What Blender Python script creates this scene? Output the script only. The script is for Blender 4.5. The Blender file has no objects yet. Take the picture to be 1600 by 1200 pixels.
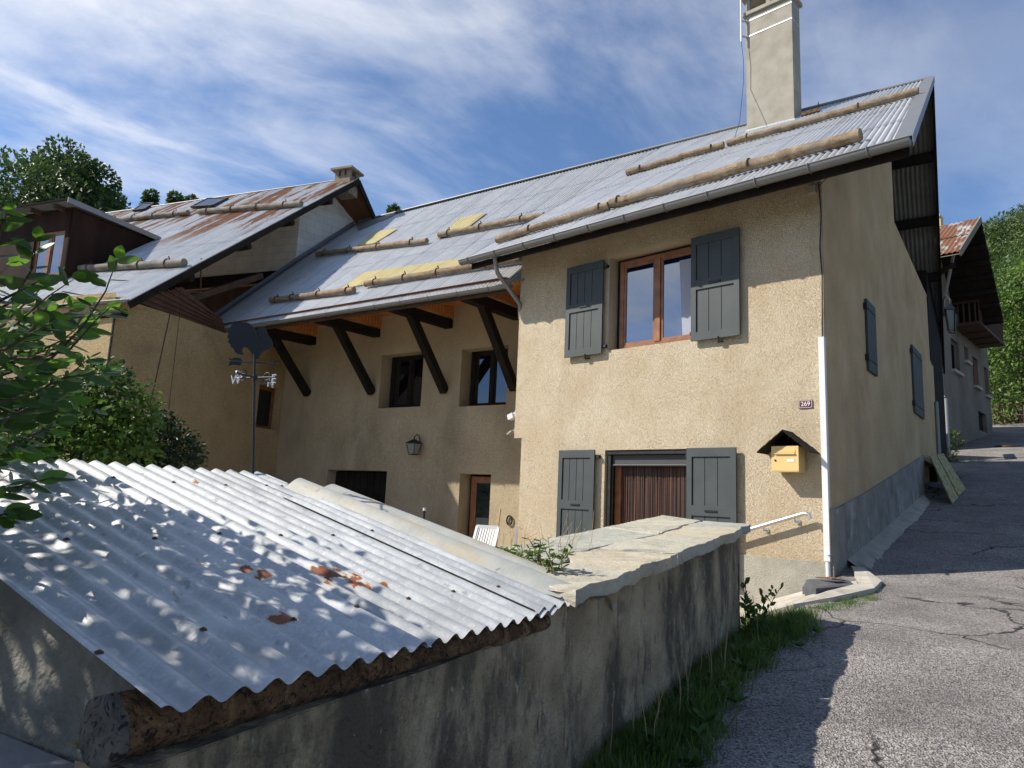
import bpy, math, random
import numpy as np
from mathutils import Vector, Matrix
R = math.radians
rnd = random.Random(7)
scene = bpy.context.scene
COL = scene.collection

# ------------------------------------------------------------------ camera
FPX, CX, CY = 1100.0, 800.0, 600.0
_up = np.array([300, 6750, -1100.0]); _up /= np.linalg.norm(_up)
_fw = np.array([0, 0, -1.0]); _Y = _fw - _up * (_fw @ _up); _Y /= np.linalg.norm(_Y)
_X = np.cross(_Y, _up)
MW = np.array([_X, _Y, _up])                      # camera -> world rotation
cam_d = bpy.data.cameras.new('camera'); cam = bpy.data.objects.new('camera', cam_d)
COL.objects.link(cam); scene.camera = cam
cam_d.sensor_fit = 'HORIZONTAL'; cam_d.sensor_width = 36; cam_d.lens = 36 * FPX / 1600
cam_d.clip_start = 0.05; cam_d.clip_end = 3000
cam.matrix_world = Matrix([[*MW[0], 0], [*MW[1], 0], [*MW[2], 0], [0, 0, 0, 1]])

# ------------------------------------------------------------------ light
SUN_EL, SUN_HEAD = 41.0, 0.0                      # light travels toward heading 0 (+X)
sd = bpy.data.lights.new('sun', 'SUN'); sun = bpy.data.objects.new('sun', sd); COL.objects.link(sun)
sd.energy = 4.9; sd.angle = R(0.55); sd.color = (1.0, 0.93, 0.82)
_L = Vector((math.cos(R(SUN_HEAD)) * math.cos(R(SUN_EL)), math.sin(R(SUN_HEAD)) * math.cos(R(SUN_EL)), -math.sin(R(SUN_EL))))
sun.rotation_euler = _L.to_track_quat('-Z', 'Y').to_euler()
w = bpy.data.worlds.new('World'); scene.world = w; w.use_nodes = True
nt = w.node_tree; nt.nodes.clear()
def N(t, **k):
    n = nt.nodes.new(t)
    for a, b in k.items(): setattr(n, a, b)
    return n
LK = lambda a, b: nt.links.new(a, b)
out = N('ShaderNodeOutputWorld'); bg = N('ShaderNodeBackground'); bg.inputs[1].default_value = 0.118
sky = N('ShaderNodeTexSky'); sky.sky_type = 'NISHITA'; sky.sun_disc = False
sky.sun_elevation = R(SUN_EL); sky.sun_rotation = R(270); sky.altitude = 1400
sky.air_density = 1.0; sky.dust_density = 0.1; sky.ozone_density = 5.0
tc = N('ShaderNodeTexCoord'); sx = N('ShaderNodeSeparateXYZ'); LK(tc.outputs['Generated'], sx.inputs[0])
# project the view direction on a cloud layer: (x, y) / (z + .12)
zc = N('ShaderNodeMath', operation='ADD'); LK(sx.outputs[2], zc.inputs[0]); zc.inputs[1].default_value = 0.14
zm = N('ShaderNodeMath', operation='MAXIMUM'); LK(zc.outputs[0], zm.inputs[0]); zm.inputs[1].default_value = 0.05
dx = N('ShaderNodeMath', operation='DIVIDE'); LK(sx.outputs[0], dx.inputs[0]); LK(zm.outputs[0], dx.inputs[1])
dy = N('ShaderNodeMath', operation='DIVIDE'); LK(sx.outputs[1], dy.inputs[0]); LK(zm.outputs[0], dy.inputs[1])
cb = N('ShaderNodeCombineXYZ'); LK(dx.outputs[0], cb.inputs[0]); LK(dy.outputs[0], cb.inputs[1])
def cloud(scale, rot, stretch, lo, hi, det=9, dist=0.6, loc=(0, 0, 0)):
    mp = N('ShaderNodeMapping'); LK(cb.outputs[0], mp.inputs[0])
    mp.vector_type = 'TEXTURE'; mp.inputs['Rotation'].default_value = (0, 0, R(rot)); mp.inputs['Scale'].default_value = (1 / stretch, 1, 1)
    mp.inputs['Location'].default_value = loc
    n = N('ShaderNodeTexNoise'); LK(mp.outputs[0], n.inputs['Vector'])
    n.inputs['Scale'].default_value = scale; n.inputs['Detail'].default_value = det
    n.inputs['Roughness'].default_value = 0.58; n.inputs['Distortion'].default_value = dist
    r = N('ShaderNodeMapRange'); LK(n.outputs[0], r.inputs[0]); r.interpolation_type = 'SMOOTHSTEP'
    r.inputs[1].default_value = lo; r.inputs[2].default_value = hi
    return r.outputs[0]
c1 = cloud(1.15, 38, 0.7, 0.43, 0.66, dist=.3, loc=(.4, 1.3, 0))
c2 = cloud(3.2, 40, 0.5, 0.42, 0.74, dist=.5, loc=(2.0, .2, 0))
ml = N('ShaderNodeMath', operation='MULTIPLY'); LK(c2, ml.inputs[0]); ml.inputs[1].default_value = 0.38
ad = N('ShaderNodeMath', operation='MULTIPLY_ADD'); LK(c1, ad.inputs[0]); ad.inputs[1].default_value = 0.56; LK(ml.outputs[0], ad.inputs[2])
# cloudier towards the left (-x)
lf = N('ShaderNodeMapRange'); LK(sx.outputs[0], lf.inputs[0]); lf.inputs[1].default_value = 0.5; lf.inputs[2].default_value = -0.55
lf.inputs[3].default_value = 0.28; lf.inputs[4].default_value = 1.3
cm = N('ShaderNodeMath', operation='MULTIPLY'); LK(ad.outputs[0], cm.inputs[0]); LK(lf.outputs[0], cm.inputs[1]); cm.use_clamp = True
mix = N('ShaderNodeMix', data_type='RGBA'); LK(cm.outputs[0], mix.inputs[0]); LK(sky.outputs[0], mix.inputs[6])
mix.inputs[7].default_value = (6.4, 6.5, 6.8, 1)
LK(mix.outputs[2], bg.inputs[0]); LK(bg.outputs[0], out.inputs[0])
vs = scene.view_settings
vs.view_transform = 'Standard'; vs.look = 'None'; vs.exposure = 0.50; vs.gamma = 1; vs.use_curve_mapping = False
scene.render.engine = 'CYCLES'
scene.cycles.max_bounces = 6; scene.cycles.transparent_max_bounces = 8

# ------------------------------------------------------------------ measuring helpers
def A(*v): return np.array(v, float)
def ray(x, y): return MW @ A((x - CX) / FPX, -(y - CY) / FPX, -1.0)
def at(x, y, d): return ray(x, y) * d
def proj(p):
    c = MW.T @ np.array(p, float); return CX + FPX * c[0] / -c[2], CY - FPX * c[1] / -c[2]
def hdir(x):
    lo, hi = 0, 1500
    for _ in range(40):
        m = (lo + hi) / 2
        if ray(x, m)[2] > 0: lo = m
        else: hi = m
    d = ray(x, lo); d[2] = 0; return d / np.linalg.norm(d)
def hit(x, y, p0, n): r = ray(x, y); return r * ((p0 @ n) / (r @ n))
def rt(d): return A(d[1], -d[0], 0)
def unit(v): return v / np.linalg.norm(v)
UP = A(0, 0, 1)
class Fr:                                          # a vertical plane: s along, z up, d out
    def __init__(f, o, ex, n): f.o = A(o[0], o[1], 0); f.ex = unit(ex); f.n = unit(n)
    def P(f, s, z, d=0): return f.o + f.ex * s + f.n * d + UP * z
    def px(f, x, y, d=0):
        q = hit(x, y, f.o + f.n * d, f.n); return float((q - f.o) @ f.ex), float(q[2])

dF = -hdir(-387); C0 = at(1300, 905, 9.0)
FF = Fr(C0, dF, A(dF[1], -dF[0], 0))               # sunny facade
dR = hdir(1670); FR = Fr(C0, dR, rt(dR))           # gable side along the road
dM = -hdir(-860); nM = -A(dM[1], -dM[0], 0)        # ridge direction; nM points to the back
OV = 0.80
GR = FF.o * 0 + hit(1421, 214, FF.P(0, 0, OV), FF.n); GL = hit(727, 405, FF.P(0, 0, OV), FF.n)
RT = hit(1457, 122, GR, rt(hdir(1553)))
RJ = hit(1035, 230, RT, nM)
E0 = at(814, 440, 13.5)
nQ = unit(np.cross(dM, E0 - RT)); nQ = nQ if nQ[2] > 0 else -nQ
def Q(x, y, d=0): return hit(x, y, RT + nQ * d, nQ)
EAVE_N = float(E0 @ nM)
FM = Fr(nM * (EAVE_N + 2.3), dM, -nM)              # recessed shaded facade
_s, _z = FM.px(440, 640); CRN = FM.P(_s, 0)
dS = hdir(1220); FS = Fr(CRN, dS, rt(dS))          # neighbour's side wall
def T(x, y, d=0):                                  # block roof, ruled between gutter and ridge
    lo, hi = 4.0, 30.0; r = ray(x, y)
    def g(k):
        p = r * k
        # solve (u, v) of the bilinear patch in plan
        u, v = .5, .5
        for _ in range(12):
            X = (GL*(1-u)+GR*u)*(1-v) + (RJ*(1-u)+RT*u)*v
            Xu = (GR-GL)*(1-v) + (RT-RJ)*v; Xv = (RJ*(1-u)+RT*u) - (GL*(1-u)+GR*u)
            J = np.array([[Xu[0], Xv[0]], [Xu[1], Xv[1]]]); e = (p - X)[:2]
            du = np.linalg.solve(J, e); u += du[0]; v += du[1]
            u = min(max(u, -1), 2); v = min(max(v, -1), 2)
        X = (GL*(1-u)+GR*u)*(1-v) + (RJ*(1-u)+RT*u)*v
        return p[2] - X[2] - d
    a = g(lo)
    for i in range(90):
        k = lo + (hi - lo) * (i + 1) / 90; b = g(k)
        if (a < 0) != (b < 0): break
        a = b
    k0, k1 = k - (hi - lo) / 90, k
    for _ in range(30):
        m = (k0 + k1) / 2
        if (g(m) < 0) == (a < 0): k0 = m
        else: k1 = m
    return r * k0
dA = hdir(1447); EA = at(240, 1115, 1.42); nA = rt(dA)
INC = R(14.8); uA = -nA * math.cos(INC) + UP * math.sin(INC); nSh = unit(np.cross(dA, uA)); nSh = nSh if nSh[2] > 0 else -nSh
def shed(a, u, h=0): return EA + dA * a + uA * u + nSh * h

_S = [(-60, -6), (-20, -2.6), (-5, -1.85), (0, -1.6), (3.08, -1.22), (5.93, -.97), (9.86, -.82), (12, -.5), (17.3, .37), (29.8, 2.5), (48, 5.55), (60, 6.2), (90, 8.0), (140, 10)]
_sx = [a for a, b in _S]; _sz = [b for a, b in _S]
def road_z(x, y):
    s = x * dR[0] + y * dR[1]
    return (np.interp(s - .8, _sx, _sz) + np.interp(s, _sx, _sz) * 2 + np.interp(s + .8, _sx, _sz)) / 4
def ground_z(x, y):
    p = A(x, y, 0); t = (p - EA) @ nA; k = (t + .77) / 1.12
    k = min(max(k, 0), 1); return road_z(x, y) * k + (-1.35) * (1 - k)
def on_ground(x, y):                               # pixel -> point on the road
    r = ray(x, y); k = 1.0
    lo, hi = 0.5, 120
    for i in range(400):
        kk = lo + i * .15
        if (r * kk)[2] < ground_z(*(r * kk)[:2]): break
    a, b = kk - .15, kk
    for _ in range(25):
        m = (a + b) / 2
        if (r * m)[2] < ground_z(*(r * m)[:2]): b = m
        else: a = m
    return r * a

# ------------------------------------------------------------------ materials
def mat(name, stops, scale=4, detail=6, rough=.8, metal=0, bump=None, bump2=None, over=(), coord='Object', stretch=(1, 1, 1),
        trans=0, distort=0, spec=.5, rough_var=0, brick=None, vor=None, wave=None, trough=0):
    m = bpy.data.materials.new(name); m.use_nodes = True; t = m.node_tree; t.nodes.clear()
    def nn(k, **kw):
        n = t.nodes.new(k)
        for a, b in kw.items(): setattr(n, a, b)
        return n
    L = t.links.new
    o = nn('ShaderNodeOutputMaterial'); p = nn('ShaderNodeBsdfPrincipled')
    tcn = nn('ShaderNodeTexCoord'); src = tcn.outputs[coord]
    def noise(sc, st=(1, 1, 1), det=6, dis=0, rgh=.55, off=0):
        mp = nn('ShaderNodeMapping'); L(src, mp.inputs[0]); mp.inputs['Scale'].default_value = st
        mp.inputs['Location'].default_value = (off, off * .7, off * .3)
        n = nn('ShaderNodeTexNoise'); L(mp.outputs[0], n.inputs['Vector'])
        n.inputs['Scale'].default_value = sc; n.inputs['Detail'].default_value = det
        n.inputs['Distortion'].default_value = dis; n.inputs['Roughness'].default_value = rgh
        return n.outputs[0]
    rp = nn('ShaderNodeValToRGB'); L(noise(scale, stretch, detail, distort), rp.inputs[0])
    el = rp.color_ramp.elements
    while len(el) < len(stops): el.new(.5)
    for e, (pos, c) in zip(el, stops): e.position = pos; e.color = (*c, 1)
    colr = rp.outputs[0]
    hts = []
    if brick:
        b = nn('ShaderNodeTexBrick'); L(tcn.outputs['UV'], b.inputs['Vector'])
        b.inputs['Scale'].default_value = 1; b.inputs['Brick Width'].default_value = brick[0]; b.inputs['Row Height'].default_value = brick[1]
        b.inputs['Mortar Size'].default_value = brick[2]; b.inputs['Color1'].default_value = (1, 1, 1, 1); b.inputs['Color2'].default_value = (.9, .9, .9, 1)
        b.inputs['Mortar'].default_value = (brick[3],) * 3 + (1,)
        x = nn('ShaderNodeMix', data_type='RGBA', blend_type='MULTIPLY'); x.inputs[0].default_value = 1
        L(colr, x.inputs[6]); L(b.outputs[0], x.inputs[7]); colr = x.outputs[2]
    if vor:                                        # speckle: (scale, amount_dark, amount_light)
        v = nn('ShaderNodeTexVoronoi'); L(src, v.inputs['Vector']); v.inputs['Scale'].default_value = vor[0]
        sp = nn('ShaderNodeSeparateColor'); L(v.outputs['Color'], sp.inputs[0])
        r2 = nn('ShaderNodeMapRange'); L(sp.outputs[0], r2.inputs[0]); r2.inputs[3].default_value = vor[1]; r2.inputs[4].default_value = vor[2]
        x = nn('ShaderNodeVectorMath', operation='SCALE'); L(colr, x.inputs[0]); L(r2.outputs[0], x.inputs['Scale']); colr = x.outputs[0]
    for ov in over:
        f = noise(ov['s'], ov.get('st', (1, 1, 1)), ov.get('det', 7), ov.get('dis', 0), ov.get('rgh', .6), ov.get('off', 3))
        r2 = nn('ShaderNodeMapRange', interpolation_type='SMOOTHSTEP'); L(f, r2.inputs[0])
        r2.inputs[1].default_value = ov['lo']; r2.inputs[2].default_value = ov['hi']; r2.inputs[4].default_value = ov.get('a', 1)
        fac = r2.outputs[0]
        if 'at' in ov:                             # patches round given points of the object
            best = None
            for (ax_, ay_, az_, rr_) in ov['at']:
                vd = nn('ShaderNodeVectorMath', operation='DISTANCE'); L(tcn.outputs['Object'], vd.inputs[0]); vd.inputs[1].default_value = (ax_, ay_, az_)
                q5 = nn('ShaderNodeMapRange'); L(vd.outputs['Value'], q5.inputs[0]); q5.inputs[1].default_value = rr_; q5.inputs[2].default_value = 0; q5.inputs[4].default_value = .34
                if best is None: best = q5.outputs[0]
                else:
                    mx = nn('ShaderNodeMath', operation='MAXIMUM'); L(best, mx.inputs[0]); L(q5.outputs[0], mx.inputs[1]); best = mx.outputs[0]
            sm_ = nn('ShaderNodeMath', operation='ADD'); L(f, sm_.inputs[0]); L(best, sm_.inputs[1]); L(sm_.outputs[0], r2.inputs[0])
        if 'band' in ov:                           # limit to a range of one axis of the coordinate
            ax, b0, b1 = ov['band']; sp = nn('ShaderNodeSeparateXYZ'); L(src, sp.inputs[0])
            r3 = nn('ShaderNodeMapRange', interpolation_type='SMOOTHSTEP'); L(sp.outputs[ax], r3.inputs[0]); r3.inputs[1].default_value = b0; r3.inputs[2].default_value = b1
            mm = nn('ShaderNodeMath', operation='MULTIPLY'); L(fac, mm.inputs[0]); L(r3.outputs[0], mm.inputs[1]); fac = mm.outputs[0]
        x = nn('ShaderNodeMix', data_type='RGBA'); L(fac, x.inputs[0]); L(colr, x.inputs[6]); x.inputs[7].default_value = (*ov['c'], 1)
        colr = x.outputs[2]
    if wave == 'crack':
        mp = nn('ShaderNodeMapping'); L(src, mp.inputs[0])
        nz = nn('ShaderNodeTexNoise'); L(mp.outputs[0], nz.inputs['Vector']); nz.inputs['Scale'].default_value = 1.3; nz.inputs['Detail'].default_value = 6
        sc = nn('ShaderNodeVectorMath', operation='SCALE'); L(nz.outputs['Color'], sc.inputs[0]); sc.inputs['Scale'].default_value = .9
        ad_ = nn('ShaderNodeVectorMath', operation='ADD'); L(sc.outputs[0], ad_.inputs[0]); L(src, ad_.inputs[1])
        v = nn('ShaderNodeTexVoronoi', feature='DISTANCE_TO_EDGE'); L(ad_.outputs[0], v.inputs['Vector']); v.inputs['Scale'].default_value = .55
        r2 = nn('ShaderNodeMapRange'); L(v.outputs[0], r2.inputs[0]); r2.inputs[1].default_value = .003; r2.inputs[2].default_value = .012
        r2.inputs[3].default_value = 1; r2.inputs[4].default_value = 0
        msk = nn('ShaderNodeMapRange'); L(noise(.5, off=9), msk.inputs[0]); msk.inputs[1].default_value = .46; msk.inputs[2].default_value = .54
        mm = nn('ShaderNodeMath', operation='MULTIPLY'); L(r2.outputs[0], mm.inputs[0]); L(msk.outputs[0], mm.inputs[1])
        x = nn('ShaderNodeMix', data_type='RGBA'); L(mm.outputs[0], x.inputs[0]); L(colr, x.inputs[6]); x.inputs[7].default_value = (.012, .012, .013, 1)
        colr = x.outputs[2]
    if trough:  # trough dirt and wave shading painted as stripes, plus dark sheet joints
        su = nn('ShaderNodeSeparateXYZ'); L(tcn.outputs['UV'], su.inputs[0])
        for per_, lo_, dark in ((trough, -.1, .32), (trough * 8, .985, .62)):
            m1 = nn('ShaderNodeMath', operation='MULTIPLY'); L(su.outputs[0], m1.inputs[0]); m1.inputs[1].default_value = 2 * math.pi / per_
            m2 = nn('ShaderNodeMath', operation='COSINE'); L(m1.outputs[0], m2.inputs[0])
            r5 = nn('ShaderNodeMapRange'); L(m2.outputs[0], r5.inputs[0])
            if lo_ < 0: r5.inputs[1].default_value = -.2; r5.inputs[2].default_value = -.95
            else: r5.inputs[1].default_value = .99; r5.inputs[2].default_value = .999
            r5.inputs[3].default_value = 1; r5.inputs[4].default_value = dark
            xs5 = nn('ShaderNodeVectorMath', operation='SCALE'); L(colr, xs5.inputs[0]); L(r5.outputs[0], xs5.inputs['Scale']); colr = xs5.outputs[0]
    L(colr, p.inputs['Base Color'])
    p.inputs['Roughness'].default_value = rough; p.inputs['Metallic'].default_value = metal
    p.inputs['Specular IOR Level'].default_value = spec
    if rough_var:
        r2 = nn('ShaderNodeMapRange'); L(noise(scale * 2.3, off=5), r2.inputs[0]); r2.inputs[1].default_value = .3; r2.inputs[2].default_value = .7
        r2.inputs[3].default_value = max(rough - rough_var, .05); r2.inputs[4].default_value = min(rough + rough_var, 1); L(r2.outputs[0], p.inputs['Roughness'])
    prev = None
    for bp in (bump, bump2):
        if not bp: continue
        b = nn('ShaderNodeBump'); b.inputs['Strength'].default_value = bp[1]; b.inputs['Distance'].default_value = bp[2]
        if len(bp) > 4 and bp[4] == 'vor':
            v = nn('ShaderNodeTexVoronoi'); L(src, v.inputs['Vector']); v.inputs['Scale'].default_value = bp[0]; L(v.outputs[0], b.inputs['Height'])
        else:
            L(noise(bp[0], bp[3] if len(bp) > 3 else (1, 1, 1), 5, bp[5] if len(bp) > 5 else 0, off=7), b.inputs['Height'])
        if prev: L(prev, b.inputs['Normal'])
        prev = b.outputs[0]
    if prev: L(prev, p.inputs['Normal'])
    if trans:
        tr = nn('ShaderNodeBsdfTranslucent'); L(colr, tr.inputs[0]); ms = nn('ShaderNodeMixShader'); ms.inputs[0].default_value = trans
        L(p.outputs[0], ms.inputs[1]); L(tr.outputs[0], ms.inputs[2]); L(ms.outputs[0], o.inputs[0])
    else: L(p.outputs[0], o.inputs[0])
    return m
def g(v, a=1, b=1, c=1): return (v * a, v * b, v * c)
STUC = mat('ochre_stucco', [(.3, (.64, .515, .34)), (.5, (.70, .585, .41)), (.7, (.75, .65, .48))], 1.3, 8, .92,
           bump=(42, 1, .045, (1, 1, 1), '', 1.8), bump2=(130, .8, .012),
           over=[dict(s=48, lo=.55, hi=.66, c=(.78, .70, .57), a=.7, dis=2.2, det=4), dict(s=55, lo=.57, hi=.68, c=(.42, .32, .19), a=.4, off=11, dis=2.2, det=4), dict(s=5, lo=.5, hi=.75, c=(.55, .42, .25), a=.4, off=17),
                 dict(s=.9, lo=.5, hi=.75, c=(.50, .33, .16), a=.3, off=6), dict(s=1.8, lo=.42, hi=.62, c=(.50, .34, .18), a=.45, band=(2, 1.1, .1)), dict(s=2.2, st=(1, 1, .10), lo=.52, hi=.68, c=(.46, .36, .23), a=.18, off=27, det=8)])
STUCR = mat('weathered_ochre_render', [(.3, (.52, .365, .19)), (.5, (.60, .43, .23)), (.7, (.66, .50, .285))], 1.1, 8, .93,
            bump=(34, 1, .035, (1, 1, .6), '', 1.2), bump2=(110, .8, .012),
            over=[dict(s=1.2, st=(1, 1, .2), lo=.5, hi=.7, c=(.42, .33, .21), a=.6), dict(s=.7, lo=.5, hi=.75, c=(.40, .26, .13), a=.5, off=9),
                  dict(s=60, lo=.62, hi=.75, c=(.2, .17, .12), a=.4, off=2)])
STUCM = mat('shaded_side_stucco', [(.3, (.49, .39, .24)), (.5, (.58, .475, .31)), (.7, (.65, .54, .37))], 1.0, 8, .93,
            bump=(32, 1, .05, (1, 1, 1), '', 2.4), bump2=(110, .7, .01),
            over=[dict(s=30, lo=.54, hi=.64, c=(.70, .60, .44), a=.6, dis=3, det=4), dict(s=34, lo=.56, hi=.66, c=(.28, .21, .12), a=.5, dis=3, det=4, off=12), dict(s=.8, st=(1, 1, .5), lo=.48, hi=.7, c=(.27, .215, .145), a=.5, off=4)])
STUCL = mat('neighbour_ochre_stucco', [(.3, (.45, .32, .15)), (.5, (.55, .40, .20)), (.7, (.62, .47, .25))], 1.2, 8, .93,
            bump=(22, 1, .06, (1, 1, 1), '', 3.0), over=[dict(s=18, lo=.53, hi=.62, c=(.78, .64, .40), a=.85, dis=3.5, det=4), dict(s=20, lo=.55, hi=.65, c=(.30, .20, .09), a=.5, dis=3.5, det=4, off=12), dict(s=.7, lo=.5, hi=.7, c=(.30, .22, .13), a=.5)])
PLIN = mat('cement_plinth', [(.3, (.17, .16, .13)), (.5, (.24, .225, .19)), (.7, (.30, .285, .245))], 3, 8, .95, bump=(60, .9, .02),
           over=[dict(s=3.5, st=(1, 1, .6), lo=.56, hi=.66, c=(.42, .41, .39), a=.7, dis=.7, off=2)])
PLINF = mat('pebbly_cement_plinth', [(.3, (.30, .28, .225)), (.6, (.40, .375, .31))], 5, 8, .95, bump=(75, 1, .02), over=[dict(s=60, lo=.6, hi=.75, c=(.2, .19, .16), a=.5)])
WALLC = mat('stained_cement_render', [(.3, (.23, .175, .10)), (.5, (.40, .315, .195)), (.7, (.53, .435, .285))], 3.0, 10, .95, bump=(14, 1, .035), bump2=(75, 1, .014),
            over=[dict(s=2.2, st=(1, 1, .45), lo=.47, hi=.62, c=(.075, .060, .042), a=.88, off=1.5, det=11, rgh=.72), dict(s=9, st=(1, 1, .5), lo=.56, hi=.66, c=(.09, .08, .06), a=.7, off=31, det=10), dict(s=26, st=(1, 1, .6), lo=.66, hi=.71, c=(.42, .40, .34), a=.8, off=5, det=4),
                  dict(s=40, lo=.66, hi=.72, c=(.03, .028, .02), a=.8, off=15), dict(s=1.5, lo=.55, hi=.75, c=(.22, .16, .10), a=.5, off=21)])
def stonem(nm, a, b, c, o): return mat(nm, [(.25, a), (.5, b), (.75, c)], 2.6, 10, .9, bump=(12, 1, .016, (1, 1, 2)), bump2=(55, .8, .006), distort=1.0,
    over=[dict(s=3.2, lo=.55, hi=.66, c=o, a=.6, off=8), dict(s=9, st=(.3, 1, 1), lo=.56, hi=.66, c=g(.22, 1, .98, .86), a=.7, off=2, det=10), dict(s=70, lo=.6, hi=.7, c=(.6, .58, .5), a=.5, off=5)])
ENDW = mat('rough_grey_masonry', [(.3, (.10, .095, .08)), (.5, (.17, .165, .14)), (.7, (.25, .24, .21))], 5, 9, .95, bump=(28, 1, .02), over=[dict(s=3, lo=.58, hi=.7, c=(.06, .055, .045), a=.6, off=4)])
STONE = mat('slate_coping_stone', [(.25, (.27, .265, .215)), (.45, (.42, .41, .35)), (.6, (.50, .48, .40)), (.8, (.56, .54, .47))], 2.2, 9, .85, bump=(11, 1, .016, (1, 1, 2)), bump2=(50, .8, .006, (1, 1, 1)),
            distort=1.2, over=[dict(s=2.6, lo=.56, hi=.68, c=(.46, .33, .15), a=.6, off=8), dict(s=20, lo=.6, hi=.75, c=(.22, .22, .19), a=.7, off=2, st=(.4, 1, 1))])
def zinc(name, b, rust=None, ru=(.5, .7), sheets=True, dirt=.5, metal=.25, rough=.42, band=None, trough=0, rst=(1, .3, 1)):
    ov = [dict(s=.9, st=(1.2, .25, 1), lo=.4, hi=.75, c=g(b * .72, .98, 1, 1.04), a=dirt, off=4), dict(s=9, st=(1, .5, 1), lo=.52, hi=.7, c=g(b * 1.25, 1, 1, 1), a=.4, off=8), dict(s=5, st=(1, .02, 1), lo=.45, hi=.7, c=g(b * .6, 1, 1, 1.02), a=.4, off=14, det=3), dict(s=1.3, st=(1, .03, 1), lo=.5, hi=.6, c=g(b * 1.15, 1, 1, 1), a=.25, off=24, det=2)]
    if rust:
        bd = dict(band=band) if band else {}
        ov += [dict(s=rust, st=rst, **bd, lo=ru[0], hi=ru[0] + .07, c=(.40, .29, .15), a=.75, off=12, det=10, rgh=.7), dict(s=rust, st=rst, **bd, lo=ru[0] + .03, hi=ru[0] + .06, c=(.23, .10, .038), off=12, det=10, rgh=.7)]
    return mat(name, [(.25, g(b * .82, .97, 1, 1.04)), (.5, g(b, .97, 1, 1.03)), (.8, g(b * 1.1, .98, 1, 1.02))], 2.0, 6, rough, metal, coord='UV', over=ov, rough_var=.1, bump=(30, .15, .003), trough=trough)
def _sh(x, y, r_): q = hit(x, y, EA, nSh) - A(EA[0] - .1, EA[1], -1.35); return (*[float(v) for v in q], r_)
RUSTPT = [_sh(505, 897, 0.120), _sh(525, 908, 0.140), _sh(545, 918, 0.120), _sh(385, 898, 0.090), _sh(402, 905, 0.080), _sh(445, 978, 0.060), _sh(305, 885, 0.060), _sh(597, 918, 0.060), _sh(430, 975, 0.040), _sh(350, 968, 0.060)]
ZN_NEAR = mat('galvanised_sheet', [(.25, (.36, .375, .385)), (.5, (.46, .475, .48)), (.75, (.55, .56, .56))], 5, 9, .48, .22, coord='UV', rough_var=.12, bump=(120, .25, .002), bump2=(5, .5, .012),
              over=[dict(s=75, lo=.5, hi=.68, c=(.62, .63, .62), a=.6, det=2), dict(s=3.0, st=(1, .45, 1), lo=.45, hi=.7, c=(.27, .28, .28), a=.6, off=2), dict(s=11, st=(1, .25, 1), lo=.52, hi=.64, c=(.62, .63, .62), a=.55, off=42, det=10), dict(s=26, st=(1, .4, 1), lo=.60, hi=.68, c=(.22, .23, .23), a=.6, off=52, det=8),
                    dict(s=16, st=(1, .35, 1), lo=.66, hi=.70, c=(.42, .27, .14), a=.9, off=33, det=10, at=RUSTPT), dict(s=16, st=(1, .35, 1), lo=.69, hi=.71, c=(.19, .06, .022), off=33, det=10, at=RUSTPT)])
ZN_OLD = mat('lichened_flashing', [(.25, (.30, .31, .29)), (.5, (.42, .42, .38)), (.8, (.52, .51, .46))], 6, 8, .6, .15, coord='UV', bump=(60, .4, .003), over=[dict(s=8, st=(1, .3, 1), lo=.5, hi=.66, c=(.45, .35, .18), a=.7, off=2), dict(s=14, lo=.64, hi=.7, c=(.13, .13, .12), a=.7, off=9)])
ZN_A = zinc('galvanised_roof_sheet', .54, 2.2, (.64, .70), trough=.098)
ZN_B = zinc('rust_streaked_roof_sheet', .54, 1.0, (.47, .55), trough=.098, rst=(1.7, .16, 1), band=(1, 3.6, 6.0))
ZN_C = zinc('rusty_red_roof_sheet', .45, .9, (.44, .5))
ZN_G = zinc('zinc_gutter', .22, None, rough=.45, metal=.3)
ZN_U = mat('dark_underside_sheet', [(.3, (.16, .16, .15)), (.7, (.24, .24, .22))], 2, 6, .7, .2, coord='UV')
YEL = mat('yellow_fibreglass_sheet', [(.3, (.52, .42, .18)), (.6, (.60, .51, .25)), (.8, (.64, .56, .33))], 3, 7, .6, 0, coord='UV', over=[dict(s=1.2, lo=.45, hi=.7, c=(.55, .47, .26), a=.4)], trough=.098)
LOG = mat('weathered_log', [(.25, (.09, .062, .038)), (.45, (.19, .135, .08)), (.6, (.26, .195, .125)), (.8, (.36, .285, .195))], 7, 10, .88, bump=(40, .8, .01), distort=.4,
          over=[dict(s=30, lo=.55, hi=.7, c=(.12, .08, .05), a=.6, off=1), dict(s=22, st=(.25, .25, 3), lo=.58, hi=.64, c=(.04, .028, .02), a=.8, off=5, det=6), dict(s=1.2, lo=.5, hi=.6, c=(.22, .19, .155), a=.5, off=9)])
LOGG = mat('grey_log', [(.25, (.09, .08, .065)), (.5, (.18, .16, .13)), (.75, (.30, .27, .22))], 4, 8, .9, bump=(40, .8, .01), distort=.4)
BEAM = mat('dark_stained_beam', [(.3, (.010, .008, .007)), (.7, (.022, .018, .015))], 3, 7, .85, spec=.15, bump=(30, .4, .01))
BROWNW = mat('brown_timber', [(.3, (.035, .018, .010)), (.7, (.085, .042, .02))], 3, 7, .7, stretch=(1, 1, .2), bump=(30, .4, .006))
SOFF = mat('orange_pine_boarding', [(.3, (.46, .18, .055)), (.5, (.62, .26, .085)), (.75, (.72, .34, .12))], 3, 7, .55, coord='UV', brick=(40, .12, .008, .25), over=[dict(s=1.5, lo=.45, hi=.7, c=(.20, .07, .025), a=.5)])
DORM = mat('dark_brown_boards', [(.3, (.014, .008, .006)), (.7, (.035, .018, .012))], 3, 7, .85, stretch=(1, 1, .2), spec=.15)
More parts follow.
